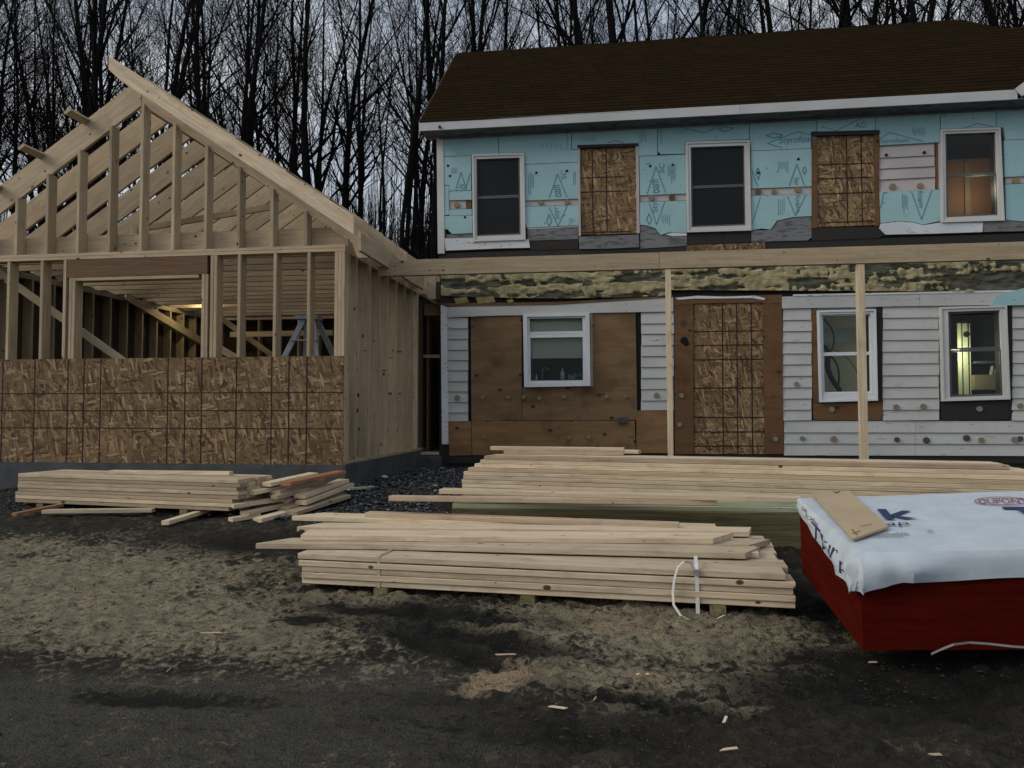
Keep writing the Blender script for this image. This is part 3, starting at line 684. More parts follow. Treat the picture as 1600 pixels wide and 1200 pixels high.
# weathered boards under the foam
for px, m, of in (([(694, 372.5), (745, 371.5), (745, 377.5), (826, 374), (828, 387), (780, 388), (697, 391.5), (695, 382)], CLAPW, .05), ([(697, 366), (738, 365), (738, 371.5), (697, 372)], GREYB, .03),
                  ([(824, 357), (903, 353), (903, 373.5), (824, 376)], GREYB, .036), ([(825, 377), (903, 374.6), (903, 389), (828, 391)], DARKB, .034), ([(822, 355.5), (836, 356), (905, 352.3), (905, 354), (826, 358.5)], PINKW, .04),
                  ([(904, 369.5), (998, 366.5), (999, 386), (950, 388.5), (905, 389)], GREYB, .05), ([(1000, 352), (1012, 353.5), (1023, 358), (1031, 368), (1046, 364.5), (1073, 365.5), (1073, 384), (1000, 388.5)], GREYB, .034),
                  ([(1040, 366), (1050, 363.7), (1073, 364.7), (1073, 368), (1050, 369)], CLAPW, .042), ([(1073.5, 364), (1130, 362.4), (1130, 380), (1073.5, 382.5)], DARKB, .03), ([(1130.5, 362.4), (1173, 361), (1173, 378), (1130.5, 380)], DARKB, .033),
                  ([(1205, 359), (1215, 345.5), (1240, 340), (1268, 338.5), (1268, 357), (1205, 359.5)], GREYB, .036), ([(1174, 360), (1268, 357.5), (1268, 371), (1262, 375.5), (1174, 378)], GREYB, .04),
                  ([(1268, 356.5), (1373, 353.5), (1380, 368), (1372, 372), (1268, 376)], DARKB, .036), ([(1376, 349.5), (1405, 346), (1428, 348), (1442, 352), (1470, 347.5), (1536, 347.5), (1535, 362.5), (1458, 365), (1384, 366.5), (1374, 357)], CLAPW, .05),
                  ([(1536.5, 347.3), (1572, 344.5), (1600, 347), (1650, 353), (1650, 361), (1536, 362.5)], GREYB, .044)):
    fpoly('weathered_board', px, of, of + .028, m)
fpoly('tar_strip', [(690, 396), (1650, 362), (1650, 410), (690, 436)], .026, .055, DARKB)
fpoly('osb_strip', [(1073, 383.5), (1196, 378.5), (1196, 391), (1073, 394)], .04, .014, OSB)

# ---- fixings: round wood plugs
def plug(x, y, r, m):
    c = onY(x, y, HY - .05); k = r * random.uniform(.8, 1.05) / 1200 * (c - EYE).length
    mb = MB(); mb.tube([c, c + Vector((0, .03, 0))], k, 11); mb.build('plug', m, ho)
for x, y in ((713.5, 320), (844.5, 316.3), (886, 315), (1018, 308.5), (1050, 308.3), (1185, 299), (1209.5, 299), (1247, 296.5), (1395, 291.5), (1438, 290), (1588, 282)): plug(x, y, 4.4, PLUGT if x not in (1050, 1185) else BROWNB)
for x, y in ((714, 621.5), (1026, 617.5), (1245, 600), (1401, 636), (1443, 635), (1303, 686), (1534, 687.5), (1595, 634)): plug(x, y, 4.3, PLUGT)
for x, y in ((1254, 685), (1586, 687)): plug(x, y, 4.2, PLUGG)
for x, y in ((1402, 687), (1448, 688), (1511, 684.5), (1595, 685.5)): plug(x, y, 4.2, PLUGD)
for x, y in ((754, 621), (793.5, 621), (818, 620.5), (842.5, 622), (881, 620), (948, 619.5), (977.5, 619), (757, 684), (889, 684), (919.5, 683), (986, 679)): plug(x, y, 3.3, PLUGT)
for x, y in ((1300, 640), (1531, 639), (1062, 663.5), (1212, 686), (1065, 618)): plug(x, y, 3.8, PLUGG)
def hole(x, y, r, m=BLACK, off=.048):
    c = onY(x, y, HY - off); k = r / 1200 * (c - EYE).length; mb = MB(); mb.tube([c, c + Vector((0, .012, 0))], k, 8); mb.build('nail_hole', m, ho)
for x, y in ((700, 259), (838, 270), (886, 267), (703, 275), (1016, 259.5), (1051.5, 257.5), (1247.5, 248.5), (1185, 270), (1385, 242), (1444.5, 238), (726.5, 339.5)): hole(x, y, 2.1)

# ---- prints on the foam
TXT = {}
def text_mesh(s):
    if s in TXT: return TXT[s]
    cu = bpy.data.curves.new('t', 'FONT'); cu.body = s; cu.extrude = .0; o = bpy.data.objects.new('t', cu); C.objects.link(o)
    bpy.context.view_layer.update(); dg = bpy.context.evaluated_depsgraph_get(); me = bpy.data.meshes.new_from_object(o.evaluated_get(dg))
    v = [p.co.copy() for p in me.vertices]; f = [tuple(p.vertices) for p in me.polygons]
    x0, x1 = min(p.x for p in v), max(p.x for p in v); y0, y1 = min(p.y for p in v), max(p.y for p in v)
    v = [((p.x - x0) / (x1 - x0), (p.y - y0) / (y1 - y0)) for p in v]
    bpy.data.objects.remove(o); bpy.data.curves.remove(cu); bpy.data.meshes.remove(me); TXT[s] = (v, f); return TXT[s]
def text_on(s, o, ux, uy, m, parent, n, name='lettering', lift=.0012):
    """text filling the parallelogram o, o+ux, o+uy"""
    v, f = text_mesh(s); return mesh(name, [o + ux * a + uy * b_ + n * lift for a, b_ in v], f, m, parent)
def fdir(x, y, off): return onY(x, y, HY - off)
NF = Vector((0, -1, 0))
def ftext(s, panel, p0, p1, p2, off=.0475, m=None):
    o = fdir(*p0, off); text_on(s, o, fdir(*p1, off) - o, fdir(*p2, off) - o, m or INK, F[panel], NF)
def fline(panel, pts, w=1.1, off=.0478, closed=False):
    mb = MB(); P = pts + ([pts[0]] if closed else [])
    for (x0, y0), (x1, y1) in zip(P, P[1:]):
        dx, dy = x1 - x0, y1 - y0; l = math.hypot(dx, dy); nx_, ny_ = -dy / l * w / 2, dx / l * w / 2
        q = [(x0 + nx_, y0 + ny_), (x1 + nx_, y1 + ny_), (x1 - nx_, y1 - ny_), (x0 - nx_, y0 - ny_)]
        mb.add([onY(a, b_, HY - off - .0012) for a, b_ in q], [(0, 1, 2, 3)])
    mb.build('printed_line', INK, F[panel])
def bars(panel, x, y0, n, h, sx=2.6): fline_ = [fline(panel, [(x + i * sx, y0 + random.uniform(-2, 2)), (x + i * sx, y0 + h * random.uniform(.55, 1))], .7) for i in range(n)]
# vertical diamonds
fline('r2', [(858, 309), (871, 272), (886, 308)]); ftext('oam', 'r2', (878, 307), (874.5, 288.5), (868, 308)); bars('r2', 826, 270, 4, 36, 2.4); ftext('SC', 'r2', (885, 280), (884, 266), (877, 280)); bars('r2', 896, 268, 2, 24)
fline('r3', [(858, 324), (872, 353), (886, 322)]); ftext('Styr', 'r3', (877, 342.5), (874, 322.5), (866, 343)); fline('r3', [(858, 335), (862, 345), (858, 353), (854, 346)], 1.3, closed=True); bars('r3', 890, 340, 3, 12)
fline('r4', [(1011, 303), (1025, 260), (1040, 301)]); ftext('oam', 'r4', (1031, 301), (1028.5, 280), (1021, 302)); ftext('SC', 'r4', (1038, 270), (1038, 255), (1030, 270)); bars('r4', 1044, 258, 5, 30)
fline('r5', [(1014, 316), (1026, 351), (1039, 314.5)]); ftext('Sty', 'r5', (1031, 331), (1029, 315), (1019, 332)); fline('r5', [(1014, 334), (1018, 343), (1015, 351), (1010, 343)], 1.3, closed=True); bars('r5', 1034, 336, 5, 18, 3)
fline('r6', [(1233, 291), (1245, 256), (1257, 290)]); ftext('Styr', 'r6', (1239, 277), (1239.5, 290), (1248, 277)); bars('r6', 1216, 253, 6, 18, 3); fline('r6', [(1257, 260), (1260, 266), (1257, 273), (1254, 266)], 1.2, closed=True); fline('r6', [(1184, 262), (1188, 270), (1185, 280), (1181, 271)], 1.3, closed=True); fline('r6', [(1175, 266), (1184, 292)])
fline('r7', [(1230, 306), (1243, 337), (1259, 304.5)]); ftext('foam', 'r7', (1243, 304.5), (1243.5, 332), (1251, 304.5)); fline('r7', [(1175, 350), (1188, 308)]); bars('r7', 1216, 310, 4, 30, 3)
fline('r8', [(1424, 299), (1440, 343), (1456, 297)]); ftext('foam', 'r8', (1434, 298.5), (1436, 324.5), (1442, 298)); bars('r8', 1410, 304, 4, 34, 2.4); fline('r8', [(1376, 325), (1381, 301), (1386, 301)])
fline('r1', [(712, 297), (720, 269), (729, 296)]); fline('r1', [(727, 296), (735, 270)]); ftext('St', 'r1', (716, 295), (719, 287), (725, 296)); bars('r1', 706, 262, 4, 14)
# horizontal prints
fline('p5', [(1274, 212), (1246, 206), (1199, 224), (1222, 231)]); ftext('Styrofoam', 'p5', (1217, 227.5), (1275, 224), (1218, 214)); fline('p5', [(1197, 212), (1210, 208), (1223, 211), (1210, 216)], 1.5, closed=True)
fline('p7', [(1376, 216), (1390, 207), (1442, 221)]); ftext('Styrofoam', 'p7', (1375, 226), (1420, 224), (1375.5, 217)); bars('p7', 1426, 200, 8, 14)
fline('p4', [(1057, 197), (1100, 208), (1135, 192)]); fline('p4', [(1122, 202), (1134, 198), (1146, 200), (1134, 206)], 1.3, closed=True); bars('p4', 1060, 204, 3, 6, 6)
fline('p6', [(1284, 198), (1306, 204), (1350, 183)]); ftext('Styrofoam', 'p6', (1290, 192), (1328, 190), (1290, 183)); ftext('AO', 'p6', (1336, 201), (1354, 199.5), (1336, 192))
fline('p8', [(1504, 201), (1527, 193), (1552, 198)]); bars('p2', 848, 224, 5, 10, 7); bars('p3', 910, 214, 6, 8, 4); bars('p3', 1000, 205, 4, 20, 3); fline('p3', [(950, 223), (962, 220), (975, 223)])
for x in (893.3,): fline('p2', [(886, 205), (886, 236)], .8); fline('p4', [(1033, 194), (1033, 226)], .8)

# ---- chipboard over upstairs openings
def boarded(px, vl, hl, m=OSBD, off=.012, ins=(3, 3)):
    o = fpoly('osb_sheet', px, off, .02, m); mb = MB(); (x0, y0), (x1, y1), (x2, y2), (x3, y3) = px
    def pt(a, b_): return ((x0 * (1 - a) + x1 * a) * (1 - b_) + (x3 * (1 - a) + x2 * a) * b_, (y0 * (1 - a) + y1 * a) * (1 - b_) + (y3 * (1 - a) + y2 * a) * b_)
    h = .008
    for a, b0, b1 in vl:
        p, q = onY(*pt(a, b0), HY - off - .0015), onY(*pt(a, b1), HY - off - .0015); mb.add([p + XA * -h, p + XA * h, q + XA * h, q + XA * -h], [(0, 1, 2, 3)])
    for b_, a0, a1 in hl:
        p, q = onY(*pt(a0, b_), HY - off - .0022), onY(*pt(a1, b_), HY - off - .0022); mb.add([p + ZA * -h, q + ZA * -h, q + ZA * h, p + ZA * h], [(0, 1, 2, 3)])
    mb.build('nailing_line', LINE, o); return o
boarded([(906, 231.5), (993, 228.5), (995, 364.5), (907.5, 367)], [(.22, .02, .98), (.47, .02, .98)], [(.345, .0, .78), (.51, .0, .85), (.975, .0, .88)])
fpoly('casing', [(902, 226.5), (997, 223.5), (997.5, 228), (902.5, 231.3)], .06, .09, DARKB)
fpoly('casing', [(902.5, 231.5), (906, 231.3), (907.5, 368), (904, 368.5)], .05, .08, PINKW); fpoly('casing', [(993, 228.3), (998, 228), (999.5, 364), (995, 365)], .05, .08, PINKW)
boarded([(1276, 212), (1366, 209), (1368.5, 351.5), (1277.5, 355)], [(.515, 0, .98), (.77, 0, .98)], [(.32, .0, .97), (.475, .05, .97), (.64, .0, .97), (.955, .02, .95)])
fpoly('casing', [(1267.5, 206.5), (1374.5, 203), (1374.5, 209), (1267.5, 212.3)], .06, .09, DARKB)
fpoly('casing', [(1268, 212.5), (1276, 212.2), (1277.5, 356), (1269, 357)], .045, .075, BROWNB); fpoly('casing', [(1366, 209.2), (1373.5, 209), (1374.5, 352), (1368.5, 353)], .045, .075, BROWNB)
# ---- boarded door
boarded([(1083.5, 475), (1192, 473), (1195, 709.5), (1084.5, 709.5)], [(.415, 0, 1), (.62, 0, 1), (.83, 0, 1)], [(.185, 0, 1), (.277, 0, 1), (.373, 0, 1), (.562, 0, 1), (.757, 0, 1), (.853, 0, 1), (.947, 0, 1)], off=.02)
fpoly('door_surround', [(1053.5, 478), (1083, 475.5), (1084, 709.5), (1054.5, 710)], .036, .064, BROWNB); fpoly('door_surround', [(1192.5, 475), (1222, 474.5), (1224.5, 709.5), (1195.5, 709.5)], .036, .064, BROWNB)
fpoly('door_surround', [(1053.5, 464), (1222, 460.5), (1222, 474), (1192.5, 474.5), (1192, 472.5), (1083.5, 474.5), (1083, 475), (1053.5, 477.5)], .038, .066, BROWNB)
fpoly('peeling_strip', [(1055, 465.5), (1090, 462), (1130, 463.5), (1180, 462), (1196, 466), (1194, 469), (1175, 465.5), (1120, 466.5), (1085, 466.5), (1060, 468.5)], .045, .004, CLAPW)
hole(1068, 505, 5.2, plain('stained_hole', (.055, .045, .035)), .04); hole(1069, 532, 6, BLACK, .041); hole(1072, 536.5, 4.6, BLACK, .0405)
# ---- plywood round the kitchen window
fpoly('plywood_sheet', [(735.5, 493.5), (814.8, 492), (815.3, 657), (736.5, 657.5)], .018, .045, PLY)
fpoly('plywood_sheet', [(816, 605.5), (922.5, 603), (922, 489.5), (993, 488.5), (995.5, 640), (995.5, 656.5), (816, 657)], .02, .047, PLY)
fpoly('plywood_sheet', [(701, 658.5), (735.5, 658), (737, 711), (702, 712)], .026, .05, PLY2); fpoly('plywood_sheet', [(736.5, 658), (991.5, 657.5), (993.5, 708), (738, 711)], .024, .05, PLY2); fpoly('plywood_sheet', [(994, 641.5), (1052.5, 641), (1053, 708), (994.5, 708)], .028, .05, PLY2)
fpoly('dark_gap', [(731.5, 494), (735, 494), (736, 657.5), (732, 657.5)], .008, .03, BLACK); fpoly('dark_gap', [(993.5, 488.5), (1001.5, 487.5), (1002, 640), (996, 640)], .008, .03, BLACK)
fpoly('trim_strip', [(922.5, 490), (925.5, 490), (926.5, 604), (923, 604)], .032, .05, PINK)
fpoly('outlet_box', [(965, 653), (979, 652), (980, 661), (966, 662)], .06, .05, CONC)

# ---- windows
def ring(name, o4, i4, y0, y1, m, parent):
    A = [onY(x, y, y0) for x, y in o4]; B = [onY(x, y, y0) for x, y in i4]; v = A + B + [Vector((p.x, y1, p.z)) for p in A + B]
    f = []
    for i in range(4):
        j = (i + 1) % 4; f += [(j, i, 4 + i, 4 + j), (8 + i, 8 + j, 12 + j, 12 + i), (i, j, 8 + j, 8 + i), (4 + j, 4 + i, 12 + i, 12 + j)]
    return mesh(name, v, f, m, parent)
def lerp4(q, a, b_): (x0, y0), (x1, y1), (x2, y2), (x3, y3) = q; return ((x0 * (1 - a) + x1 * a) * (1 - b_) + (x3 * (1 - a) + x2 * a) * b_, (y0 * (1 - a) + y1 * a) * (1 - b_) + (y3 * (1 - a) + y2 * a) * b_)
def sub(q, a0, b0, a1, b1): return [lerp4(q, a0, b0), lerp4(q, a1, b0), lerp4(q, a1, b1), lerp4(q, a0, b1)]
def inset(q, d): (x0, y0), (x1, y1), (x2, y2), (x3, y3) = q; return [(x0 + d, y0 + d), (x1 - d, y1 + d), (x2 - d, y2 - d), (x3 + d, y3 - d)]
def window(outer, glass, rail, frm=TRIM, pane=SCREEN, sash=None, lip=2.2, label=None):
    sash = sash or frm
    w = ring('window', outer, inset(outer, 3.2), HY - .075, HY + .02, frm, ho)
    if label: w['label'] = label
    ring('inner_frame', inset(outer, 3.25), glass, HY - .058, HY + .022, frm, w)
    up, lo = sub(glass, 0, 0, 1, rail), sub(glass, 0, rail, 1, 1)
    for q, y in ((up, HY - .02), (lo, HY - .035)):
        qi = inset(q, lip); ring('sash', inset(q, .15), qi, y, y + .03, sash, w)
        mb = MB(); mb.prism([onY(a, b_, y + .012) for a, b_ in qi][::-1], .004); mb.build('pane', pane, w)
    return w
SASHD = plain('grey_sash', (.09, .095, .095), .5, .2)
window([(737, 241), (819, 238.5), (821, 374.5), (739, 377.5)], [(744, 248.5), (812, 246), (813.5, 366.5), (745, 369)], .50, sash=SASHD, label='dark upstairs window nearest the house corner')
window([(1071, 221.5), (1171.5, 218.5), (1174, 360), (1073.5, 363)], [(1079, 230), (1163, 227), (1165, 352), (1080.5, 355)], .50, sash=SASHD, label='dark upstairs window between two boarded openings')
window([(1470, 202), (1563.5, 198.8), (1570, 344.5), (1471.5, 347.5)], [(1477, 209), (1556, 206), (1560, 336), (1479, 339.5)], .50, pane=GLASS, sash=SASHD, label='upstairs window with orange panel inside')
w = ring('window', [(817, 490.5), (921, 488.5), (922.5, 603), (819, 605)], [(823.5, 495), (914.5, 493.5), (915.5, 598.5), (824.5, 600)], HY - .09, HY + .02, VINYL, ho); w['label'] = 'white kitchen window with small top light'
ring('sash', [(823.6, 495.2), (914.4, 493.8), (914.8, 521.5), (823.9, 523)], [(827.5, 498), (910, 496.5), (910.3, 517), (828, 518.5)], HY - .06, HY + .0, VINYL, w)
ring('sash', [(824, 523.2), (914.8, 521.8), (915.4, 598.4), (824.6, 599.8)], [(828.5, 528), (910.3, 526.5), (911, 594), (829, 595.3)], HY - .064, HY + .0, VINYL, w)
for q in ([(827.5, 498), (910, 496.5), (910.3, 517), (828, 518.5)], [(828.5, 528), (910.3, 526.5), (911, 594), (829, 595.3)]):
    mb = MB(); mb.prism([onY(a, b_, HY - .03) for a, b_ in q][::-1], .004); mb.build('pane', GLASS, w)
window([(1277, 485), (1369, 482.8), (1372, 626), (1281, 628.5)], [(1283, 491.5), (1360, 490), (1362, 614), (1286, 615)], .50, VINYL, GLASS, lip=2.6, label='downstairs window crossed by the right porch post')
fpoly('casing', [(1268.5, 481.5), (1276.5, 481.3), (1280.5, 629), (1270.5, 629.5)], .03, .055, BROWNB); fpoly('casing', [(1369.8, 480), (1378, 479.5), (1379.5, 627.5), (1372.6, 627.5)], .02, .045, DARKB)
fpoly('apron', [(1270.5, 630.5), (1379, 628.5), (1380, 656), (1271, 656.5)], .03, .055, BROWNB); fpoly('casing', [(1276, 480.5), (1370, 479.8), (1370, 482.4), (1276.6, 484.6)], .02, .045, GREYB)
window([(1469, 479.5), (1573.5, 477), (1579, 624), (1473, 627)], [(1481.5, 487), (1562.5, 484.5), (1568, 618), (1484.5, 620.5)], .45, TRIM, GLASS, sash=SASHD, lip=3.2, label='lit downstairs window at the right edge')
fpoly('casing', [(1574, 477.5), (1581, 477.3), (1583, 656), (1576, 656)], .018, .045, DARKB); fpoly('apron', [(1470, 629), (1575, 626), (1577, 655.5), (1471, 656.5)], .03, .055, DARKB)
fpoly('foam_scrap', [(1548, 477.5), (1556, 463), (1572, 457), (1600, 450), (1650, 446), (1650, 476)], .07, .02, FOAM)
# ---- rooms behind the glass
a, b_ = onY(824, 492, HY + .12), onY(915, 560, HY + .12); box('reflection_panel', (a.x - .02, HY + .04, b_.z), (b_.x + .02, HY + .05, a.z + .05), SKYREFL, ho)  # added panel behind the pane, coloured as the sky reflected in it
a, b_ = onY(820, 560, HY + .5), onY(918, 600, HY + .5)
def bottle(px, y0, y1, r, m, Y=HY + .1):
    p, q = onY(px, y0, Y), onY(px, y1, Y); h = q.z - p.z; mb = MB()
    mb.tube([p, p + ZA * h * .55, p + ZA * h * .75, p + ZA * h * .85, q], [r, r, r * .45, r * .35, r * .3], 8)
    o = mb.build('bottle', m, None, True); return tag(o, None, 'bottle')
bl_ = [bottle(879, 593, 575, .036, PALE), bottle(889.5, 593, 584, .012, PALE), bottle(893, 593, 585, .012, PALE), bottle(896.5, 593, 585, .012, PALE), bottle(831.5, 594, 582, .02, GREYB), bottle(838, 594, 584, .022, PALE)]
for o, t in zip(bl_, ('tall pale squeeze bottle on the kitchen window sill', 'slim pale bottle just right of the tall squeeze bottle on the sill', 'middle slim pale bottle in the row of three on the kitchen sill', 'slim pale bottle next to the teal cloth on the kitchen sill', 'dark grey bottle at the left end of the kitchen sill', 'small pale jar-like bottle left of the tap in the kitchen window')): o['label'] = t
mb = MB(); p = onY(847, 594, HY + .12); pts = [p + Vector((0, 0, z)) for z in (0, .12)] + [p + Vector((.05 - .05 * math.cos(t), 0, .12 + .07 * math.sin(t))) for t in (.5, 1, 1.6, 2.2, 2.8)]
mb.tube(pts, .007, 6); tag(mb.build('kitchen_tap', METAL, smooth=True), 'curved tap seen through the lower pane of the kitchen window', 'tap')
mb = MB(); c = onY(904, 590, HY + .14)
for k in range(7):
    q = Vector((random.uniform(-.05, .05), random.uniform(-.02, .02), random.uniform(-.02, .05))); mb.tube([c + q - XA * .04, c + q, c + q + XA * .04], [.01, .035, .012], 6)
tag(mb.build('cloth', TEAL, smooth=True), 'crumpled teal cloth at the right end of the kitchen window sill', 'cloth')
mb = MB(); p = onY(826, 594.5, HY + .1); q = onY(913, 594.5, HY + .1); mb.box((p.x - .03, HY + .03, p.z - .03), (q.x + .03, HY + .3, p.z)); mb.build('window_sill', CLAP, ho)
# middle window: plain room with loops of cable
p, q = onY(1278, 480, HY + 1.0), onY(1372, 640, HY + 1.0); box('inner_wall', (p.x - .5, HY + 1.2, q.z - .5), (q.x + .15, HY + 1.24, p.z + .4), INSIDE, ho)
p, q = onY(1278, 512, HY + .5), onY(1372, 534, HY + .5); box('shelf_board', (p.x - .2, HY + .55, q.z), (q.x + .05, HY + .6, p.z), CLAPW, ho)
def cable(px, r, label, name='cable'):
    P = [onY(x, y, HY + .2 + .02 * i) for i, (x, y) in enumerate(px)]
    pts = []
    for i in range(len(P) - 1):
        p0, p1, p2, p3 = P[max(i - 1, 0)], P[i], P[i + 1], P[min(i + 2, len(P) - 1)]
        for k in range(5):
            t = k / 5; pts.append(.5 * ((2 * p1) + (p2 - p0) * t + (2 * p0 - 5 * p1 + 4 * p2 - p3) * t * t + (3 * p1 - p0 - 3 * p2 + p3) * t ** 3))
    pts.append(P[-1]); mb = MB(); mb.tube(pts, r, 6); tag(mb.build(name, CABLE, smooth=True), label, 'cable')
cable([(1287, 498), (1300, 515), (1303, 535), (1296, 552), (1287, 556)], .011, 'thin cable curling in the upper sash of the middle downstairs window')
cable([(1286, 541), (1294, 550), (1293, 572), (1300, 592), (1313, 611)], .036, 'thick black hose hanging in the lower sash of the middle downstairs window')
cable([(1298, 556), (1308, 570), (1311, 590), (1309, 610)], .013, 'thin cable right of the thick hose in the middle downstairs window')
cable([(1300, 545), (1320, 556), (1336, 575), (1342, 592)], .005, 'hair-thin wire arching across the middle downstairs window')
# lit window: curtain, shelf and boxes
p, q = onY(1476, 470, HY + .9), onY(1590, 640, HY + .9); RXL = p.x - .3
for i, (x0, x1) in enumerate(((1496, 1504), (1505, 1515), (1516, 1520))):
    p, q = onY(x0, 505, HY + .5), onY(x1, 614, HY + .5); box('curtain', (p.x, HY + .5 + .02 * i, q.z - .02), (q.x, HY + .52 + .02 * i, p.z), CURT, ho)
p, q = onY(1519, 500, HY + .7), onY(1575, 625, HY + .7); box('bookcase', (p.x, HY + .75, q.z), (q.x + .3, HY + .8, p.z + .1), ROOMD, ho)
p, q = onY(1519, 565, HY + .6), onY(1575, 568, HY + .6); box('shelf_board', (p.x, HY + .5, q.z), (q.x, HY + .72, p.z), GREYB, ho)
p, q = onY(1520, 586, HY + .5), onY(1556, 598, HY + .5); tag(box('cardboard_box', (p.x, HY + .45, q.z - .1), (q.x, HY + .7, p.z), CARD), 'tan carton low down inside the lit right-hand window', 'box')
for x, y, rot, t in ((1548, 580, .5, 'green'), (1555, 585, -.3, 'pale')):
    p = onY(x, y + 8, HY + .55); board('book', p, p + Vector((.05 * rot, 0, .15)), .08, .02, YA, PALE); tag(bpy.context.scene.collection.objects[-1], t + ' spine leaning above the carton in the lit right-hand window', 'book')
p = onY(1511, 522, HY + .4); mb = MB(); mb.tube([p, p + Vector((0, .03, 0))], .045, 8); mb.build('window_latch', CABLE, ho)
lamp('room_light', (onY(1490, 560, HY + .5).x - .05, HY + .30, 2.3), 11.0, (1, .95, .68), .06)
# upstairs panel lit from inside
p, q = onY(1472, 250, HY + .6), onY(1562, 345, HY + .6); box('orange_panel', (p.x - .1, HY + .6, q.z - .2), (q.x + .1, HY + .63, p.z + .0), ORANGE, ho)
p, q = onY(1510, 250, HY + .5), onY(1519, 335, HY + .5); mb = MB(); mb.prism([Vector((p.x, HY + .57, p.z)), Vector((p.x, HY + .57, q.z)), Vector((q.x + .02, HY + .57, q.z)), Vector((q.x, HY + .57, p.z))], .02); mb.build('pale_batten', PLUGT, ho)
lamp('upstairs_light', (p.x + .02, HY + .22, 4.6), 4.5, (1, .82, .6), .12)

# ---- band of torn yellow foam under the beam
def foam_band():
    n, k = 500, 22; x0, x1 = 689, 1850; vs = []; at = []
    for j in range(k + 1):
        for i in range(n + 1):
            x = x0 + (x1 - x0) * i / n; t = j / k
            yt = 428 - (x - 690) * .0285; ybm = 462 + (4 * math.sin((x - 690) * .009) if x < 1045 else -9 + (x - 1045) * .006)
            p0 = onY(x, yt + (ybm - yt) * t, HY - .05); q = Vector((p0.x, 0, p0.z))
            a = noise.fractal(Vector((q.x * 2.3, 1.7, q.z * 4.5)), .8, 2.1, 4) + .22 + .32 * noise.cell(Vector((q.x * 5.5 + .3 * noise.noise(q * 6), 2.5, q.z * 11))); b2 = noise.noise(Vector((q.x * 11, 5, q.z * 14)))
            wv = math.sin(q.z * 31 + 1.4 * noise.noise(Vector((q.x * 2, 0, 7)))) * .22 if x < 1045 else .0
            if x > 1230: wv = .16 * math.sin(q.x * 52 + 2 * noise.noise(q * 3)) * (.5 + .5 * math.sin(q.z * 28)); 
            f = a * .75 + .26 * b2 + wv + .55 * noise.noise(Vector((q.x * 1.6, 4.4, q.z * 17)))
            if x > 1430: f -= max(0, (x - 1430) / 400 + (t - .5) * .25)
            f = min(1, max(0, (f + .02) * 3.2))
            vs.append((p0.x, HY - .035 - .024 * f - .010 * b2, p0.z)); at.append(f)
    w = n + 1; fs = [(j * w + i, (j + 1) * w + i, (j + 1) * w + i + 1, j * w + i + 1) for j in range(k) for i in range(n)]
    o = mesh('foam_residue', vs, fs, YFOAM, ho, smooth=False); o['kind'] = 'stuff'
    q = o.data.attributes.new('foam', 'FLOAT', 'POINT'); q.data.foreach_set('value', at)
foam_band()
for (x0, y0, x1, y1) in ((709, 464, 732, 475.5), (743, 463, 774, 475), (791, 467, 803, 474)):
    fpoly('foam_lump', [(x0, y0 + 2), (x1 - 3, y0), (x1, y1 - 3), (x0 + 4, y1)], .055, .05, plain('ochre_foam', (.26, .22, .09), .9, .5, 8))
fpoly('rotten_board', [(690, 474), (870, 472), (1052, 462), (1052, 464.5), (870, 476), (690, 479)], .05, .08, BROWNB)

# ---- roof
EYV = HY - .37
pe0 = onY(657, 192, EYV); pe1 = onY(1588, 139, EYV); ze = (pe0.z + pe1.z) / 2; RY = 13.63; zR = onY(715, 83, RY).z
XL = pe0.x; XR2 = 8.7
XP = onY(1490, 28, RY).x; XQ = onY(1552, 56, RY - .3).x; zL = zR - .40
sl_len = math.hypot(RY - EYV, zR - ze); NC = 26; th = .012
rf = thing_root = None
mb = MB()
sd1 = Vector((0, RY - EYV, zR - ze)).normalized(); nrm = Vector((0, -sd1.z, sd1.y))
deck = []
def rp(X, s, lift=0): return Vector((X, EYV, ze)) + sd1 * s + nrm * lift
sL = (zL - ze) / (zR - ze) * sl_len
poly = [rp(XL, 0), rp(XR2, 0), rp(XR2, sL), rp(XQ, sL), rp((XP + XQ) / 2 + .07, sL + (sl_len - sL) * .62), rp(XP, sl_len), rp(XL, sl_len)]
n = len(poly); poly = [p - nrm * .028 for p in poly]; A = [p - nrm * .05 for p in poly]
roof = mesh('roof', poly + A, [list(range(n)), list(range(n, 2 * n))[::-1]] + [[(i + 1) % n, i, n + i, n + (i + 1) % n] for i in range(n)], SHEATH, ho)
for i in range(NC):
    s0, s1 = i * sl_len / NC - (.02 if i == 0 else 0), (i + 1) * sl_len / NC + .02
    xr_ = XR2
    if s1 > sL + .02: xr_ = XP + (XQ - XP) * max(0, min(1, (sl_len - s0) / (sl_len - sL))) ** .8
    if i == NC - 1: s1 = sl_len
    segs = [XL - .015 + (xr_ - XL + .015) * k / 12 for k in range(13)]; v = []; f = []; uv = []
    for k, X in enumerate(segs):
        wob = .007 * noise.noise(Vector((X * 1.2, i * .7, 0))); sag = -.018 * math.sin(min(1, max(0, (X - XL) / (XR2 - XL))) * 3.14)
        for (s, l) in ((s0 + wob, .002 + sag), (s0 + wob, .010 + sag), (s1, .005 + sag)): v.append(rp(X, s, l))
    for k in range(12):
        a = k * 3; f += [(a, a + 3, a + 4, a + 1), (a + 1, a + 4, a + 5, a + 2)]
    o = mesh('shingle_course', v, f, SHING, roof); ul = o.data.uv_layers.new(name='UVMap'); c0 = WM[o.name].translation
    for lp in o.data.loops:
        p = o.data.vertices[lp.vertex_index].co + c0; ul.data[lp.index].uv = (p.x + (i % 2) * .15 + i * .037, (p - Vector((0, EYV, ze))).dot(sd1) * .135 / (sl_len / NC))
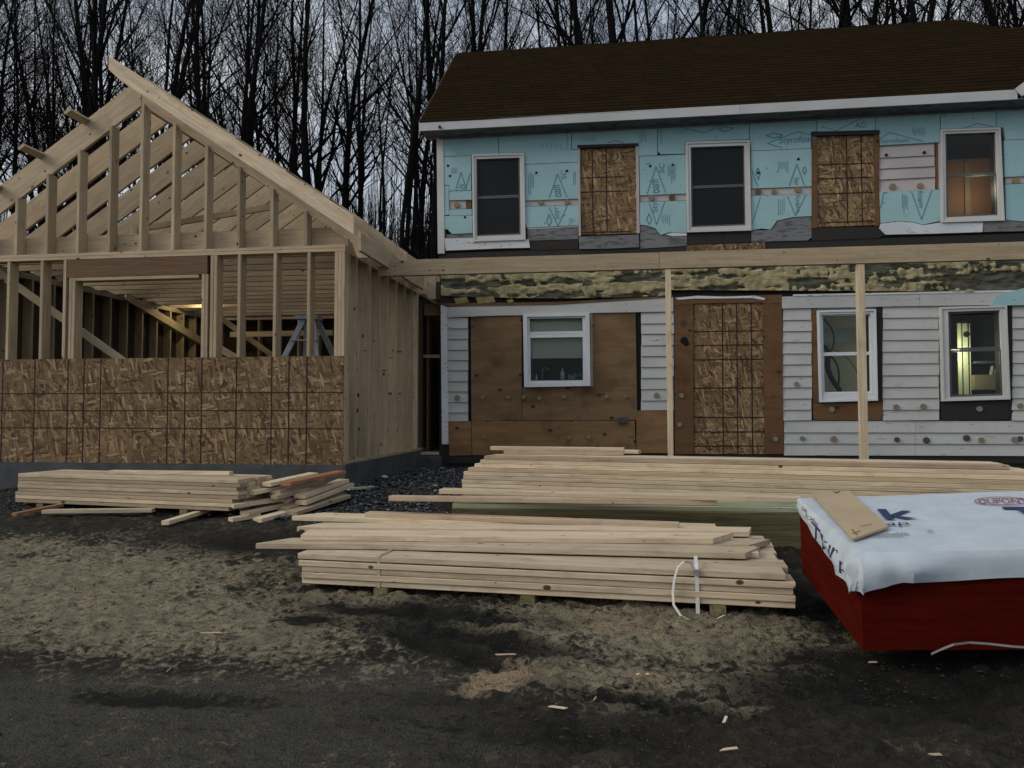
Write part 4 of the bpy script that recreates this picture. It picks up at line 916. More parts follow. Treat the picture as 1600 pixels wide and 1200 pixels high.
mb = MB(); bk = [Vector((XL, RY, zR - .0)), Vector((XP, RY, zR)), Vector((XQ, RY, zL)), Vector((XR2, RY, zL)), Vector((XR2, 16.4, ze - .1)), Vector((XL, 16.4, ze - .1))]
mesh('roof_back', bk + [p - ZA * .06 for p in bk], [(0, 5, 4, 3, 2, 1), (6, 7, 8, 9, 10, 11)] + [((i + 1) % 6, i, 6 + i, 6 + (i + 1) % 6) for i in range(6)], SHING, roof)
# gable infill
mb = MB(); mb.prism([Vector((HX0, 0, 0))] * 3, .1); gv = [(HX0, HY + .1, ZE), (HX0, HYB, ZE), (HX0, RY, zR - .12), (HX0 + .12, HY + .1, ZE), (HX0 + .12, HYB, ZE), (HX0 + .12, RY, zR - .12)]
mesh('gable_wall', gv, [(0, 1, 2), (5, 4, 3), (0, 3, 4, 1), (1, 4, 5, 2), (2, 5, 3, 0)], CLAP, ho)
pj = onY(1156, 170, EYV).x
for a, b_ in ((XL - .02, pj - .003), (pj, onY(1589, 145, EYV).x)): box('fascia', (a, EYV - .012, ze - .135), (b_, EYV + .012, ze - .004), FASC, ho)
box('soffit', (XL, EYV + .012, ze - .13), (XR2, HY + .02, ze - .112), GREYB, ho)
box('frieze', (HX0, HY - .06, ze - .16), (HX1, HY + .03, ze - .131), GREYB, ho)
board('rake_board', rp(XL - .03, -.02, -.045), rp(XL - .03, sl_len, -.045), .09, .02, nrm, SHEATH, ho)
pk = onY(1590, 146, EYV); board('rake_board', pk + Vector((.0, -.02, .0)), pk + Vector((1.3, -.30, .95)), .14, .03, ZA, FASC, ho)
v = [pk + Vector((-.02, .02, .07)), pk + Vector((1.3, -.25, 1.02)), pk + Vector((1.3, 2.2, 1.02)), pk + Vector((1.2, 1.1, .95))]
mesh('wing_roof', v + [p + Vector((.02, 0, -.05)) for p in v], [(0, 1, 2, 3), (7, 6, 5, 4), (1, 0, 4, 5), (2, 1, 5, 6), (3, 2, 6, 7), (0, 3, 7, 4)], SHING, ho)
mb = MB(); p = onY(770, 84, RY + .3); mb.tube([p - ZA * .3, p + ZA * .22], .045, 10); mb.build('vent_pipe', FASC, ho)
p = onY(687.5, 199, EYV - .012); mb = MB(); mb.tube([p, p + Vector((0, -.03, 0))], .022, 8); mb.build('eave_hook', CABLE, ho)

# ================================================================ link between garage and house
lk = thing('link_passage', (-2.85, 11.5, .6), 'dark framed doorway in the gap between the garage and the white house corner', 'doorway')
lx0, lx1 = GX1 + .035, HX0 - .002
box('stoop', (lx0, 11.25, .45), (lx1 + .05, 11.75, .80), CONC, lk)
board('threshold', (lx0, 11.50, .83), (lx1, 11.50, .83), .2, .04, YA, FRAME, lk)
board('jamb', (lx0 + .03, 11.75, .85), (lx0 + .03, 11.75, 3.1), .14, .038, YA, LVL, lk)
board('door_head', onY(651, 557, 11.7), onY(690, 557, 11.7), .05, .09, ZA, FRAME, lk)
for x in (660, 677): board('stud', onY(x, 705, 12.6), onY(x, 480, 12.6), .038, .09, XA, FRAME, lk)
box('back_panel', (lx0, 14.9, .6), (lx1 + .2, 14.95, 3.4), SHEATH, lk)
for k in range(5): board('joist', (lx0, 11.6 + k * .35, 3.05), (lx1, 11.6 + k * .35, 3.05), .18, .038, ZA, LVL, lk)
box('roof_sheet', (lx0 + .25, 11.3, 3.16), (lx1, 14.9, 3.18), SHEATH, lk)
mesh('ceiling_panel', [onY(649, 440, 11.45), onY(690, 482, 11.45), onY(690, 440, 11.45), onY(649, 440, 11.5), onY(690, 482, 11.5), onY(690, 440, 11.5)], [(0, 1, 2), (5, 4, 3), (0, 3, 4, 1), (1, 4, 5, 2), (2, 5, 3, 0)], LVL, lk)
p = onY(673, 577, 14.3); mb = MB()
for k in range(6):
    q = p + Vector((-.16 + .07 * k, random.uniform(-.05, .05), random.uniform(-.03, .03))); mb.tube([q - XA * .1, q, q + XA * .1], [.03, .12, .04], 8)
tag(mb.build('white_bag', STRAP, smooth=True), 'white bag glimpsed through the dark doorway between garage and house', 'bag')
q = onY(673, 577, 14.3); tag(box('crate_stack', (q.x - .35, 14.15, .86), (q.x + .35, 14.6, q.z - .1), SHEATH), 'dark crates under the white bag in the gap between garage and house', 'crate')
box('floor', (lx0, 11.75, .6), (lx1 + .1, 14.9, .855), DUSTF, lk)

# ================================================================ porch frame
PY = 8.95
pf = thing('porch_frame', (onY(1045, 712, PY).x, PY, .6), 'raw timber porch frame with one long beam and two slender posts before the house', 'porch frame')
zb0 = 3.295 - .098
xj = onY(1030, 400, PY).x; xlft = onY(592, 420, PY).x
board('beam', (xlft, PY, zb0), (xj - .002, PY, zb0), .19, .076, ZA, FRAME, pf); board('beam', (xj + .002, PY, zb0 + .002), (6.2, PY, zb0 + .002), .19, .076, ZA, FRAME, pf)
for x, w_, t_ in ((1046.5, .062, .05), (1347.5, .089, .05)):
    p = onY(x, 560, PY); board('post', (p.x + (.004 if x < 1100 else 0), PY, gz(0, PY)), (p.x - .012, PY, zb0 - .097), w_, t_, XA, SPRUCE, pf)

# ================================================================ lumber
def plank(label, pL, pR, ztop, w, t=.038, m=None, cl=0, cr=0, group=None, name='plank', tilt=(0, 0), roll=0):
    """front top edge measured from pL to pR at height ztop; width runs away from the viewer"""
    a = onZ(*pL, ztop + tilt[0]); b_ = onZ(*pR, ztop + tilt[1]); d = (b_ - a).normalized(); wd = Vector((-d.y, d.x, 0)).normalized(); wd = (wd + ZA * roll).normalized()
    nz = d.cross(wd); off = wd * (w / 2) - nz * (t / 2)
    o = board(name, a + off, b_ + off, w, t, wd, m or SPRUCE, None, ml=cl, mr=cr); tag(o, label, name.replace('_', ' '), group); return o
# --- near strapped stack
aL = Vector((-2.07, 4.805, 0)); aR = Vector((.966, 4.583, 0)); dN = (aR - aL).normalized(); wN = Vector((-dN.y, dN.x, 0)); LN = (aR - aL).length
NZ = .34; ordn = ['bottom', 'second', 'third', 'fourth', 'fifth']
def nplank(label, s0, s1, row, z, m=None, group=None, w=.235, t=.0357, sag=0, out_=0):
    a = aL + dN * s0 + wN * (row * .238 + w / 2 - out_) + ZA * (z + t / 2); b_ = aL + dN * s1 + wN * (row * .238 + w / 2 - out_) + ZA * (z + t / 2 + sag)
    return tag(board('plank', a, b_, w, t, wN, m or SPRUCE), label, 'plank', group)
for k in range(5):
    for row in range(6):
        if row == 0:
            j = [(0, 0), (.004, .0), (.0, -.01), (.008, .002), (-.03, -.05)][k]
            z = NZ + .038 * k + (.006 if k == 4 else 0)
            nplank('pale plank facing the camera in the strapped near stack, %s layer up' % ['bottom', 'second', 'third', 'fourth'][k] if k < 4 else 'slightly bowed top plank of the strapped near stack, over a dark gap', j[0] + (-.028 if k == 3 else 0), LN + j[1], 0, z, out_=(.0, .014, .002, .012, .005)[k])
        else:
            nplank('pale plank inside the strapped near stack behind its front row', random.uniform(-.03, .03), LN + random.uniform(-.06, .02), row, NZ + .038 * k, group='hidden rows of the near stack')
z5 = NZ + .19 + .008
plank('knotty pale plank with mitred right end lying lowest on the strapped near stack', (477, 847), (1181, 864.5), z5 + .039, .235, cr=.55)
plank('long pale plank jutting far left with a pointed tip, near stack', (420, 849), (1196, 851.5), z5 + .038, .235, cl=.75, cr=.9)
plank('widest pale plank with both ends cut at an angle on the near stack', (467, 836), (1137, 841.5), z5 + .078, .262, cl=-.1, cr=.75)
plank('pale plank with pointed left tip just behind the widest plank of the near stack', (478, 823), (1178, 830.5), z5 + .077, .225, cl=.6, cr=.3)
plank('rearmost pale plank with angled left tip at the back of the near stack', (470, 806.5), (1120, 826), z5 + .07, .26, cl=.6)
plank('narrow pinkish plank lying along the back top of the near stack', (570, 801), (1060, 818.5), z5 + .107, .12, m=PINK)
for row in range(2, 6): nplank('pale plank inside the strapped near stack behind its front row', .02 * row, LN - .15, row, NZ + .19, group='hidden rows of the near stack')
for s in (.55, 1.5, 2.62):
    p = aL + dN * s + wN * .6; q = p.copy()
    tag(board('bearer', (p - wN * .62) + ZA * (NZ - .045), (p + wN * .75) + ZA * (NZ - .045), .089, .085, dN, TREATB), {.55: 'left dark timber bearer under the strapped near stack', 1.5: 'middle dark timber bearer hidden under the strapped near stack', 2.62: 'right dark timber bearer under the near stack by the loose strap'}[s], 'bearer', None)
# straps
def ribbon(name, pts, w, wdir, m, label, cat='strap', t=.0012):
    v = []; f = []; wd = Vector(wdir).normalized()
    for p in pts:
        p = Vector(p); v += [p - wd * w / 2, p + wd * w / 2]
    n = len(pts)
    for i in range(n - 1): f.append((2 * i, 2 * i + 1, 2 * i + 3, 2 * i + 2))
    o = mesh(name, v, f, m); md = o.modifiers.new('thickness', 'SOLIDIFY'); md.thickness = t; md.offset = 0; return tag(o, label, cat)
def nst(s, out_, z): return aL + dN * s - wN * out_ + ZA * z
s_ = (onZ(612, 880, .45) - aL).dot(dN)
ribbon('strap', [nst(s_, -.3, z5 + .004), nst(s_, -.005, z5 + .004), nst(s_, .006, z5), nst(s_, .006, .44), nst(s_, .006, NZ - .005), nst(s_, -.05, NZ - .02)], .018, dN, plain('clear_strap', (.42, .36, .26), .3, .1), 'tight translucent strap round the left part of the near stack')
s_ = 2.50
ribbon('strap', [nst(s_, -.2, z5 + .042), nst(s_, -.02, z5 + .03), nst(s_ , .012, z5), nst(s_ + .004, .012, .43), nst(s_ + .006, .012, NZ), nst(s_ + .007, .01, NZ - .07)], .022, dN, STRAP, 'taut white strap hanging down the right part of the near stack')
lp = [(-.01, .03, .0), (-.03, .05, .045), (-.07, .06, .055), (-.105, .055, .02), (-.125, .05, -.05), (-.135, .045, -.13), (-.13, .05, -.2), (-.09, .07, -.255), (-.03, .09, -.28), (.05, .10, -.275), (.11, .11, -.25), (.15, .12, -.225)]
ribbon('strap', [nst(s_ + a, o_, z5 + z) for a, o_, z in lp], .016, (.8, -.5, .35), STRAP, 'loose white strap curling in a loop on the right part of the near stack')
p = nst(s_, .02, z5 - .012); mb = MB(); mb.box((p.x - .016, p.y - .01, p.z - .014), (p.x + .016, p.y + .006, p.z + .014)); tag(mb.build('strap_buckle', METAL), 'small metal buckle on the white strap of the near stack', 'buckle')

# --- middle stack: green treated beams and loose boards
def wpt(px, z): return onZ(px[0], px[1], z)
b0, b1 = onZ(706, 795, .67), onZ(1246, 801.5, .67); dM = (b1 - b0).normalized(); wM = Vector((-dM.y, dM.x, 0)); b1 = b0 + dM * ((b1 - b0).length + .9)
for k in range(2):
    for r_ in range(2):
        c = wM * (.07 + .142 * r_) - ZA * (.07 + .142 * k)
        tag(board('treated_beam', b0 + c + dM * (.0 if k == 0 else 1.0), b1 + c, .14, .14, wM, TREATB), 'brown treated beam at the %s %s of the middle stack' % (('front', 'rear')[r_], ('top', 'bottom')[k]), 'beam', None)
for k, (sh, x0) in enumerate(((.03, .0), (.075, .03))):
    tag(board('treated_plank', b0 + wM * (sh + .10) + ZA * (.0195 + .039 * k) + dM * x0, b1 + wM * (sh + .10) + ZA * (.0195 + .039 * k), .21, .038, wM, GREENW), ('lower greenish treated plank on the brown beams', 'upper greenish treated plank under the whitish board')[k], 'plank')
plank('pinkish board sticking out left of the middle stack', (607, 775.5), (1120, 782), .67 + .078 + .038, .11, m=PINK)
plank('whitish board on top of the middle stack running to the wrapped bundle', (686, 764.5), (1252, 777.5), .67 + .078 + .077, .14)
for s in (.3, 2.2):
    q = b0 + dM * s - ZA * .34; tag(board('bearer', q - wM * .05, q + wM * .5, .09, .08, dM, TREATB), 'short dark bearer under the %s of the green middle stack' % ('left end' if s < 1 else 'right part'), 'bearer')
# --- long stack by the house
la_, lb_ = onZ(757, 712, 1.035), onZ(1578, 727, 1.035); dL = (lb_ - la_).normalized(); wL = Vector((-dL.y, dL.x, 0)); LL = (lb_ - la_).length; la_.z = 0
names10 = ['top', 'second', 'third', 'fourth', 'fifth', 'sixth', 'seventh', 'eighth', 'ninth', 'tenth']
for k in range(14):
    for r_ in range(3):
        z = 1.035 - .019 - .0382 * k; fo = -.012 * min(k, 5) - (.0 if r_ else 0)
        s0 = -.05 * min(k, 4) + random.uniform(-.012, .012) + r_ * .02; s1 = LL + (.0 if k == 0 else .10 + .05 * min(k, 3)) + random.uniform(-.02, .02)
        c = wL * (.092 + .187 * r_ + fo) + ZA * z
        lab = ('front plank of the long stack by the house, %s layer from the top' % names10[k]) if (r_ == 0 and k < 10) else 'pale plank in the covered part of the long stack by the house'
        tag(board('plank', la_ + dL * s0 + c, la_ + dL * s1 + c + ZA * random.uniform(-.001, .001), .185, .036, wL, SPRUCE if (k + r_) % 3 else FRAME if k % 2 else PINK), lab, 'plank', None if (r_ == 0 and k < 10) else 'covered planks of the long stack')
plank('short pale board lying uppermost on the left end of the long stack', (766, 697.5), (975, 699.5), 1.035 + .077, .10)
plank('short pinkish board under the uppermost board of the long stack', (787, 704), (974, 706), 1.035 + .0385, .12, m=PINK)
plank('thin pale offcut beside the short boards on the long stack', (930, 702), (997, 703.5), 1.035 + .0385, .10)
for s in (.4, 2.2, 3.9):
    q = la_ + dL * s; zz = 1.035 - .0382 * 14 - .04; tag(board('bearer', Vector((q.x, q.y, zz)) - wL * .1, Vector((q.x, q.y, zz)) + wL * .6, .085, .08, dL, TREATB), 'dark bearer under the %s of the long stack' % ('left end' if s < 1 else 'middle' if s < 3 else 'right end'), 'bearer')
# --- stack before the garage
sa_, sb_ = onZ(28, 739.5, .81), onZ(372, 749.5, .81); dS = (sb_ - sa_).normalized(); wS = Vector((-dS.y, dS.x, 0)); LS = (sb_ - sa_).length; sa_.z = 0
nm = ['top', 'second', 'third', 'fourth', 'fifth', 'sixth', 'seventh', 'bottom']
for k in range(8):
    for r_ in range(4):
        z = .81 - .019 - .0382 * k; s0 = random.uniform(-.012, .012) - (.03 if k > 4 else 0); s1 = LS + random.uniform(-.02, .02) - (.05 if k > 4 else 0)
        if r_ == 0 and k == 7: s1 -= .07
        if r_ == 3: s1 += .0; s0 -= .14 if k in (2, 4, 5) else 0
        if r_ == 2 and k < 4: s1 += .03
        c = wS * (.072 + .147 * r_ + random.uniform(-.004, .004)) + ZA * z
        lab = ('front plank of the square stack before the garage, %s layer' % nm[k]) if r_ == 0 else 'pale plank in the rear rows of the stack before the garage'
        tag(board('plank', sa_ + dS * s0 + c, sa_ + dS * s1 + c, .143, .036, wS, FRAME if (k * 2 + r_) % 3 else SPRUCE), lab, 'plank', None if r_ == 0 else 'rear planks before the garage')
plank('short board lying loose on top of the stack before the garage', (170, 735), (358, 737), .81 + .039, .089)
for s in (.3, 2.1):
    q = sa_ + dS * s; tag(board('bearer', Vector((q.x, q.y, .475)) - wS * .0, Vector((q.x, q.y, .475)) + wS * .55, .085, .055, dS, TREATB), 'dark bearer under the %s end of the stack before the garage' % ('left' if s < 1 else 'right'), 'bearer')
# --- scrap pile of cut-offs
def stick(label, pa, pb, za, zb_, w, t=.038, m=None, name='offcut', ml=0, mr=0):
    a, b_ = onZ(*pa, za), onZ(*pb, zb_); d = (b_ - a).normalized(); wd = Vector((-d.y, d.x, 0)).normalized()
    return tag(board(name, a, b_, w, t, wd, m or SPRUCE, None, ml, mr), label, 'offcut')
def stick(label, pa, pb, za, zb_, w, t=.038, m=None, name='offcut', ml=0, mr=0):
    a, b_ = onZ(*pa, za), onZ(*pb, zb_); d = (b_ - a).normalized(); wd = Vector((-d.y, d.x, 0)).normalized()
    return tag(board(name, a, b_, w, t, wd, m or SPRUCE, None, ml, mr), label, 'offcut')
def stickd(label, pa, Da, pb, Db, w, t=.038, m=None, ml=0, mr=0):
    a, b_ = onD(*pa, Da), onD(*pb, Db); d = (b_ - a).normalized(); wd = Vector((-d.y, d.x, 0)).normalized()
    return tag(board('offcut', a, b_, w, t, wd, m or SPRUCE, None, ml, mr), label, 'offcut')
stickd('lowest offcut at the front left of the scrap pile', (360, 812), 7.25, (404, 805), 7.45, .10)
stickd('short offcut on the gravel at the front of the scrap pile', (402, 813), 7.2, (446, 801), 7.5, .12)
stickd('long offcut on the ground along the right side of the scrap pile', (455, 802), 7.4, (540, 775), 8.15, .14, m=FRAME)
stickd('hidden offcut under the middle of the scrap pile', (440, 795), 7.55, (520, 768), 8.2, .20, m=FRAME)
stickd('offcut under the wide pale end at the left of the scrap pile', (382, 802), 7.35, (470, 782), 7.9, .14, m=PINK)
stickd('wide pale offcut jutting left from the scrap pile', (362, 790), 7.35, (448, 777), 7.8, .185, ml=.3)
stickd('long pale offcut on the right flank of the scrap pile', (470, 786), 7.6, (545, 757), 8.35, .14)
stickd('upper long offcut on the right flank of the scrap pile', (468, 776), 7.65, (537, 751), 8.35, .14)
stickd('hidden offcut low inside the scrap pile', (440, 783), 7.7, (510, 760), 8.2, .14)
stickd('thin offcut in the middle of the scrap pile', (428, 777), 7.5, (480, 764), 7.9, .089, m=PINK)
stickd('stubby offcut with a square pale end in the scrap pile', (390, 770), 7.5, (455, 757), 7.9, .14)
stickd('darker stub beside the square-ended offcut in the scrap pile', (430, 769), 7.6, (500, 751), 8.2, .12, m=PINK)
stickd('whitish offcut near the top of the scrap pile', (416, 757), 7.6, (490, 741), 8.1, .14)
stickd('reddish brown offcut on top of the scrap pile', (446, 756), 7.55, (533, 738), 8.25, .14, m=REDW)
stick('flat greyish board lying on gravel right of the scrap pile', (543, 764), (582, 761), gz(-2.6, 8.3) + .03, gz(-2.4, 8.3) + .03, .10, .025, GREENW)
stick('reddish stick poking out under the garage stack', (22, 804), (96, 789), .47, .50, .06, .03, REDW)
stick('flat pale board on the ground before the garage stack', (74, 799), (240, 797), .485, .49, .10, .036, SPRUCE, ml=.6)
stick('pale stick lying slantwise on dark gravel before the garage stack', (258, 817), (328, 796), .45, .48, .075, .038, SPRUCE)
stick('grey-green board lying by the plywood at the house foot', (727, 722), (775, 720), gz(0, 10.6) + .05, gz(0, 10.6) + .05, .14, .04, GREENW)
# ================================================================ wrapped red bundle
d_ = (RT * (170 / 1200) + UP * (72 / 1200) + FW).normalized()
ey = .0565; ez = (-.1417 - .06 * ey); e_ = (RT + UP * ey + FW * ez); e_ = (e_ - d_ * e_.dot(d_)).normalized(); n_ = e_.cross(d_).normalized()
if n_.z < 0: n_ = -n_
p0 = onD(1343, 866, 3.55)               # front left top corner of the bundle
BD, BW, BH = 1.22, 2.44, .455
rb = thing('red_bundle', tuple(p0 - n_ * BH), 'stack of sheets with dark red edges under white house wrap at the right', 'bundle')
Mb = Matrix((e_, d_, n_)).transposed().to_4x4(); Mb.translation = p0
nl = 24
for i in range(nl):
    h0 = -BH + BH * i / nl; h1 = -BH + BH * (i + 1) / nl; j1 = random.uniform(-.0012, .0012); j2 = random.uniform(-.0012, .0012)
    vs = [(j1, j2, h0 + .0004), (BW + j1, j2, h0 + .0004), (BW + j1, BD + j2, h0 + .0004), (j1, BD + j2, h0 + .0004), (j1, j2, h1), (BW + j1, j2, h1), (BW + j1, BD + j2, h1), (j1, BD + j2, h1)]
    mesh('sheet', vs, [(3, 2, 1, 0), (4, 5, 6, 7), (0, 1, 5, 4), (1, 2, 6, 5), (2, 3, 7, 6), (3, 0, 4, 7)], REDP, rb, Mb.copy())
for s in (.25, 1.2, 2.1):
    q = [Mb @ Vector((s + dx, dy, -BH - dz)) for dx, dy, dz in ((-.05, .22, 0), (.05, .22, 0), (.05, BD - .05, 0), (-.05, BD - .05, 0), (-.05, .22, .075), (.05, .22, .075), (.05, BD - .05, .075), (-.05, BD - .05, .075))]
    tag(mesh('bearer', q, [(0, 1, 2, 3), (7, 6, 5, 4), (0, 4, 5, 1), (1, 5, 6, 2), (2, 6, 7, 3), (3, 7, 4, 0)], TREATB), 'dark bearer under the %s of the red bundle' % {.25: 'left front', 1.2: 'middle', 2.1: 'right end'}[s], 'bearer')
# wrap: a sheet over the top with skirts on the front, left and back
def skirt_front(u):
    if u < .22: return .122 + .045 * max(0, 1 - u / .17) ** 1.0
    return .125 + .008 * math.sin(u * 7)
def skirt_left(v): t = v / BD; return .165 * max(0, 1 - t) ** .5 + .02
us = [0, .004, .02, .05, .09, .13, .17, .21, .26, .33, .42] + frange(.5, 2.44, .09) + [2.44]; vv = [0, .01, .03, .07] + frange(.12, 1.2, .06) + [1.21, 1.22]
NSK = 7
def wr(x, y, z, a): return a * noise.noise(Vector((x * 4, y * 4, z * 4 + 3))) + .5 * a * noise.noise(Vector((x * 11, y * 11, z * 11)))
gridv = []
rows = [('f', k) for k in range(NSK, 0, -1)] + [('t', v) for v in vv] + [('b', k) for k in range(1, 3)]
cols = [('l', k) for k in range(NSK, 0, -1)] + [('t', u) for u in us]
for rt, rv in rows:
    for ct, cv in cols:
        u = cv if ct == 't' else 0; v = rv if rt == 't' else (0 if rt == 'f' else BD)
        x, y, z = u, v, .006 + .003 * noise.noise(Vector((u * 3, v * 3, 0)))
        if rt == 'f':
            k = rv / NSK
            if ct == 't': z = -skirt_front(u) * k; y = -.008 - .02 * math.sin(k * 3.1) * (1 if u < .35 else .12) - abs(wr(u, 0, z, .045 if u < .3 else .005)) - (.03 * k if u < .25 else .008 * k)
            else:         # folded corner
                kk = cv / NSK; ln = .17; z = -ln * max(k, kk); x = -.008 - .02 * kk * (1 - k) - abs(wr(0, kk, k, .01)); y = -.008 - .03 * k * (1 - kk) - abs(wr(kk, 1, k, .01)); x -= .035 * max(0, kk - k); y -= .035 * max(0, k - kk)
        elif ct == 'l':
            k = cv / NSK; z = -skirt_left(v) * k; x = -.008 - .03 * math.sin(k * 2.6) * max(0, 1 - v / BD) - abs(wr(1, v, z * 2, .045)) - .015 * math.sin(v * 23 + k * 2) * k * max(0, .9 - v)
            if rt == 'b': y = BD + .01
        elif rt == 'b': z = -.05 * rv; y = BD + .01
        elif rt == 't':
            z += .010 * max(0, noise.noise(Vector((u * 9, v * 5, 3)))) * (1 if u < .3 else .25)
        gridv.append(Vector((x, y, z)))
nc = len(cols); gf = [(j * nc + i, j * nc + i + 1, (j + 1) * nc + i + 1, (j + 1) * nc + i) for j in range(len(rows) - 1) for i in range(nc - 1)]
hw = mesh('house_wrap', gridv, gf, TYV, None, Mb.copy(), smooth=True)
hw.data.set_sharp_from_angle(angle=R(38)); tag(hw, 'white house wrap with blue and red print draped over the red bundle', 'house wrap')
def top_pt(x, y): return onP(x, y, p0 + n_ * .012, n_)
def toptext(s, q, m):      # q: lower left, lower right, upper left in the photo
    a, b_, c = top_pt(*q[0]), top_pt(*q[1]), top_pt(*q[2]); text_on(s, a, b_ - a, c - a, m, hw, n_, lift=.003)
def topshape(pts, m, name='printed_mark'): mesh(name, [top_pt(x, y) + n_ * .003 for x, y in pts], [list(range(len(pts)))], m, hw)
topshape([(1370, 796), (1384, 796), (1398, 812), (1384, 812)], INKB); topshape([(1388, 806), (1409, 798.5), (1424, 798.5), (1402, 806.5), (1434, 810.5), (1414, 811.5)], INKB)
toptext('ap', [(1386, 824), (1421, 823), (1385, 817.5)], INKB)
toptext('Breathable', [(1352, 838.5), (1420, 836), (1351, 834)], INK); toptext('House Wrap Membrane', [(1340, 842.5), (1412, 840.5), (1339, 839)], INKR); toptext('HW', [(1451, 833.5), (1459, 833), (1448, 828)], INK)
topshape([(1565, 792.5), (1640, 792.5), (1644, 796), (1600, 796), (1630, 812), (1615, 812), (1588, 796), (1568, 796)], INKB)
toptext('DUPONT', [(1531, 787.5), (1607, 787), (1528, 779.5)], INKR)
ell = []
for k in range(28):
    t = k / 28 * 6.283; ell.append((1566 + 44 * math.cos(t), 783.3 + 6.6 * math.sin(t)))
mb = MB(); e2 = [(1566 + 42 * math.cos(k / 28 * 6.283), 783.3 + 5.6 * math.sin(k / 28 * 6.283)) for k in range(28)]
P1 = [top_pt(*q) + n_ * .003 for q in ell]; P2 = [top_pt(*q) + n_ * .003 for q in e2]; mb.add(P1 + P2, [(i, (i + 1) % 28, 28 + (i + 1) % 28, 28 + i) for i in range(28)]); mb.build('printed_mark', INKR, hw)
# print on the left skirt
def left_pt(v, k):
    v = max(0.005, min(BD - .01, v)); k = max(.02, min(.97, k)); f_ = k * NSK; k0 = int(f_); q = []
    for kk in (k0, k0 + 1):
        t = kk / NSK; z = -skirt_left(v) * t; q.append(Vector((-.008 - .03 * math.sin(t * 2.6) * max(0, 1 - v / BD) - abs(wr(1, v, z * 2, .045)) - .015 * math.sin(v * 23 + t * 2) * t * max(0, .9 - v), v, z)))
    return Mb @ (q[0].lerp(q[1], f_ - k0) + Vector((-.004, 0, 0)))
def lefttext(s, v0, v1, k0, k1, m, k2=0):
    v, f = text_mesh(s); mesh('lettering', [left_pt(v0 + (v1 - v0) * a, k0 + (k1 - k0) * b_ + k2 * a) for a, b_ in v], f, m, hw)
lefttext('T', .80, .60, .92, .28, INKB); lefttext('y', .60, .42, .95, .35, INKB); lefttext('ur', .42, .24, .62, .3, INKB); lefttext('p', .20, .12, .85, .5, INKB); lefttext('DUPONT', 1.05, .66, .22, .06, INKR, .1)
# cardboard on the wrap
cq = [(1268, 769.5), (1326, 766), (1388, 822.5), (1332, 841.5)]
P = [onP(x, y, p0 + n_ * .03, n_) for x, y in cq]; mb = MB(); mb.add([p for p in P] + [p - n_ * .012 for p in P], [(3, 2, 1, 0), (4, 5, 6, 7), (0, 1, 5, 4), (1, 2, 6, 5), (2, 3, 7, 6), (3, 0, 4, 7)])
cb = tag(mb.build('cardboard_sheet', CARD), 'brown cardboard sheet lying on the left end of the white house wrap', 'cardboard')
def cline(pts, w=.006):
    Q = [onP(x, y, p0 + n_ * .0315, n_) for x, y in pts]; mb = MB()
    for a, b_ in zip(Q, Q[1:]):
        s = (b_ - a).normalized().cross(n_) * w / 2; mb.add([a - s, b_ - s, b_ + s, a + s], [(0, 1, 2, 3)])
    mb.build('crease', BROWNB, cb)
cline([(1331, 827), (1340, 836)]); cline([(1332, 834), (1344, 829)]); cline([(1303, 767.5), (1307, 770.5), (1312, 767.2)], .012); cline([(1344, 822), (1362, 819)], .004)
# strap at the foot of the bundle
sp = [onZ(x, y, .42 + dz) for x, y, dz in ((1455, 1022, -.06), (1470, 1015, -.03), (1490, 1007, .0), (1515, 1004, .0), (1545, 1006, 0), (1580, 1010, 0), (1640, 1014, 0))]
ribbon('strap', sp, .010, (0, .5, .8), plain('grey_strap', (.15, .15, .15), .5, .2), 'loose pale strap lying along the foot of the red bundle')

# ================================================================ small litter
for x, y, dx, dy, s, lab in ((872, 1107, .05, -.03, .09, 'pale wood splinter in the dark mud below the sawdust heap'), (1004, 1055, .06, -.015, .06, 'pale splinter on the sandy mud before the near stack'), (1133, 1126, .02, .05, .05, 'small upright-lying splinter at the lower middle of the mud'),
                             (1362, 1036, .05, -.03, .05, 'thin pale splinter in the mud before the red bundle corner'), (790, 1024, .09, -.01, .07, 'long thin sliver on the dark mud left of the sandy patch'), (1140, 1172, .06, 0, .06, 'pale flake at the bottom of the yard mud'),
                             (330, 990, .09, -.01, .09, 'grey stick lying on the sandy ground at the left'), (1462, 1181, .04, -.02, .05, 'pale chip in the darkest mud at the lower right'), (930, 1093, .02, .02, .03, 'tiny chip beside the dark wet rut'), (265, 1047, .02, .01, .03, 'small white chip on the asphalt at the left')):
    z = gz(0, onZ(x, y, .18).y); p = onZ(x, y, z + .012); a = random.uniform(.8, 1.2)
    tag(board('wood_splinter', p - Vector((dx, dy, 0)) * (s / .13), p + Vector((dx, dy, 0)) * (s / .13) + ZA * .01, .009 + .006 * a, .004, YA, (PINK, FRAME, SPRUCE)[int(x) % 3], None, random.uniform(-1.5, 1.5), random.uniform(-1.5, 1.5)), lab, 'splinter')
p = onZ(587, 741, .66); mb = MB(); mb.tube([p - XA * .07, p - XA * .03 + ZA * .01, p + XA * .04 + ZA * .012, p + XA * .075], [.025, .045, .045, .02], 8); tag(mb.build('foam_scrap', STRAP, smooth=True), 'white foam scrap on the gravel by the garage foundation', 'scrap')
p = onZ(600, 745, .64); mb = MB(); mb.tube([p - XA * .04, p, p + XA * .05], [.01, .022, .008], 7); tag(mb.build('foam_scrap', STRAP, smooth=True), 'smaller white foam crumb right of the larger scrap', 'scrap')

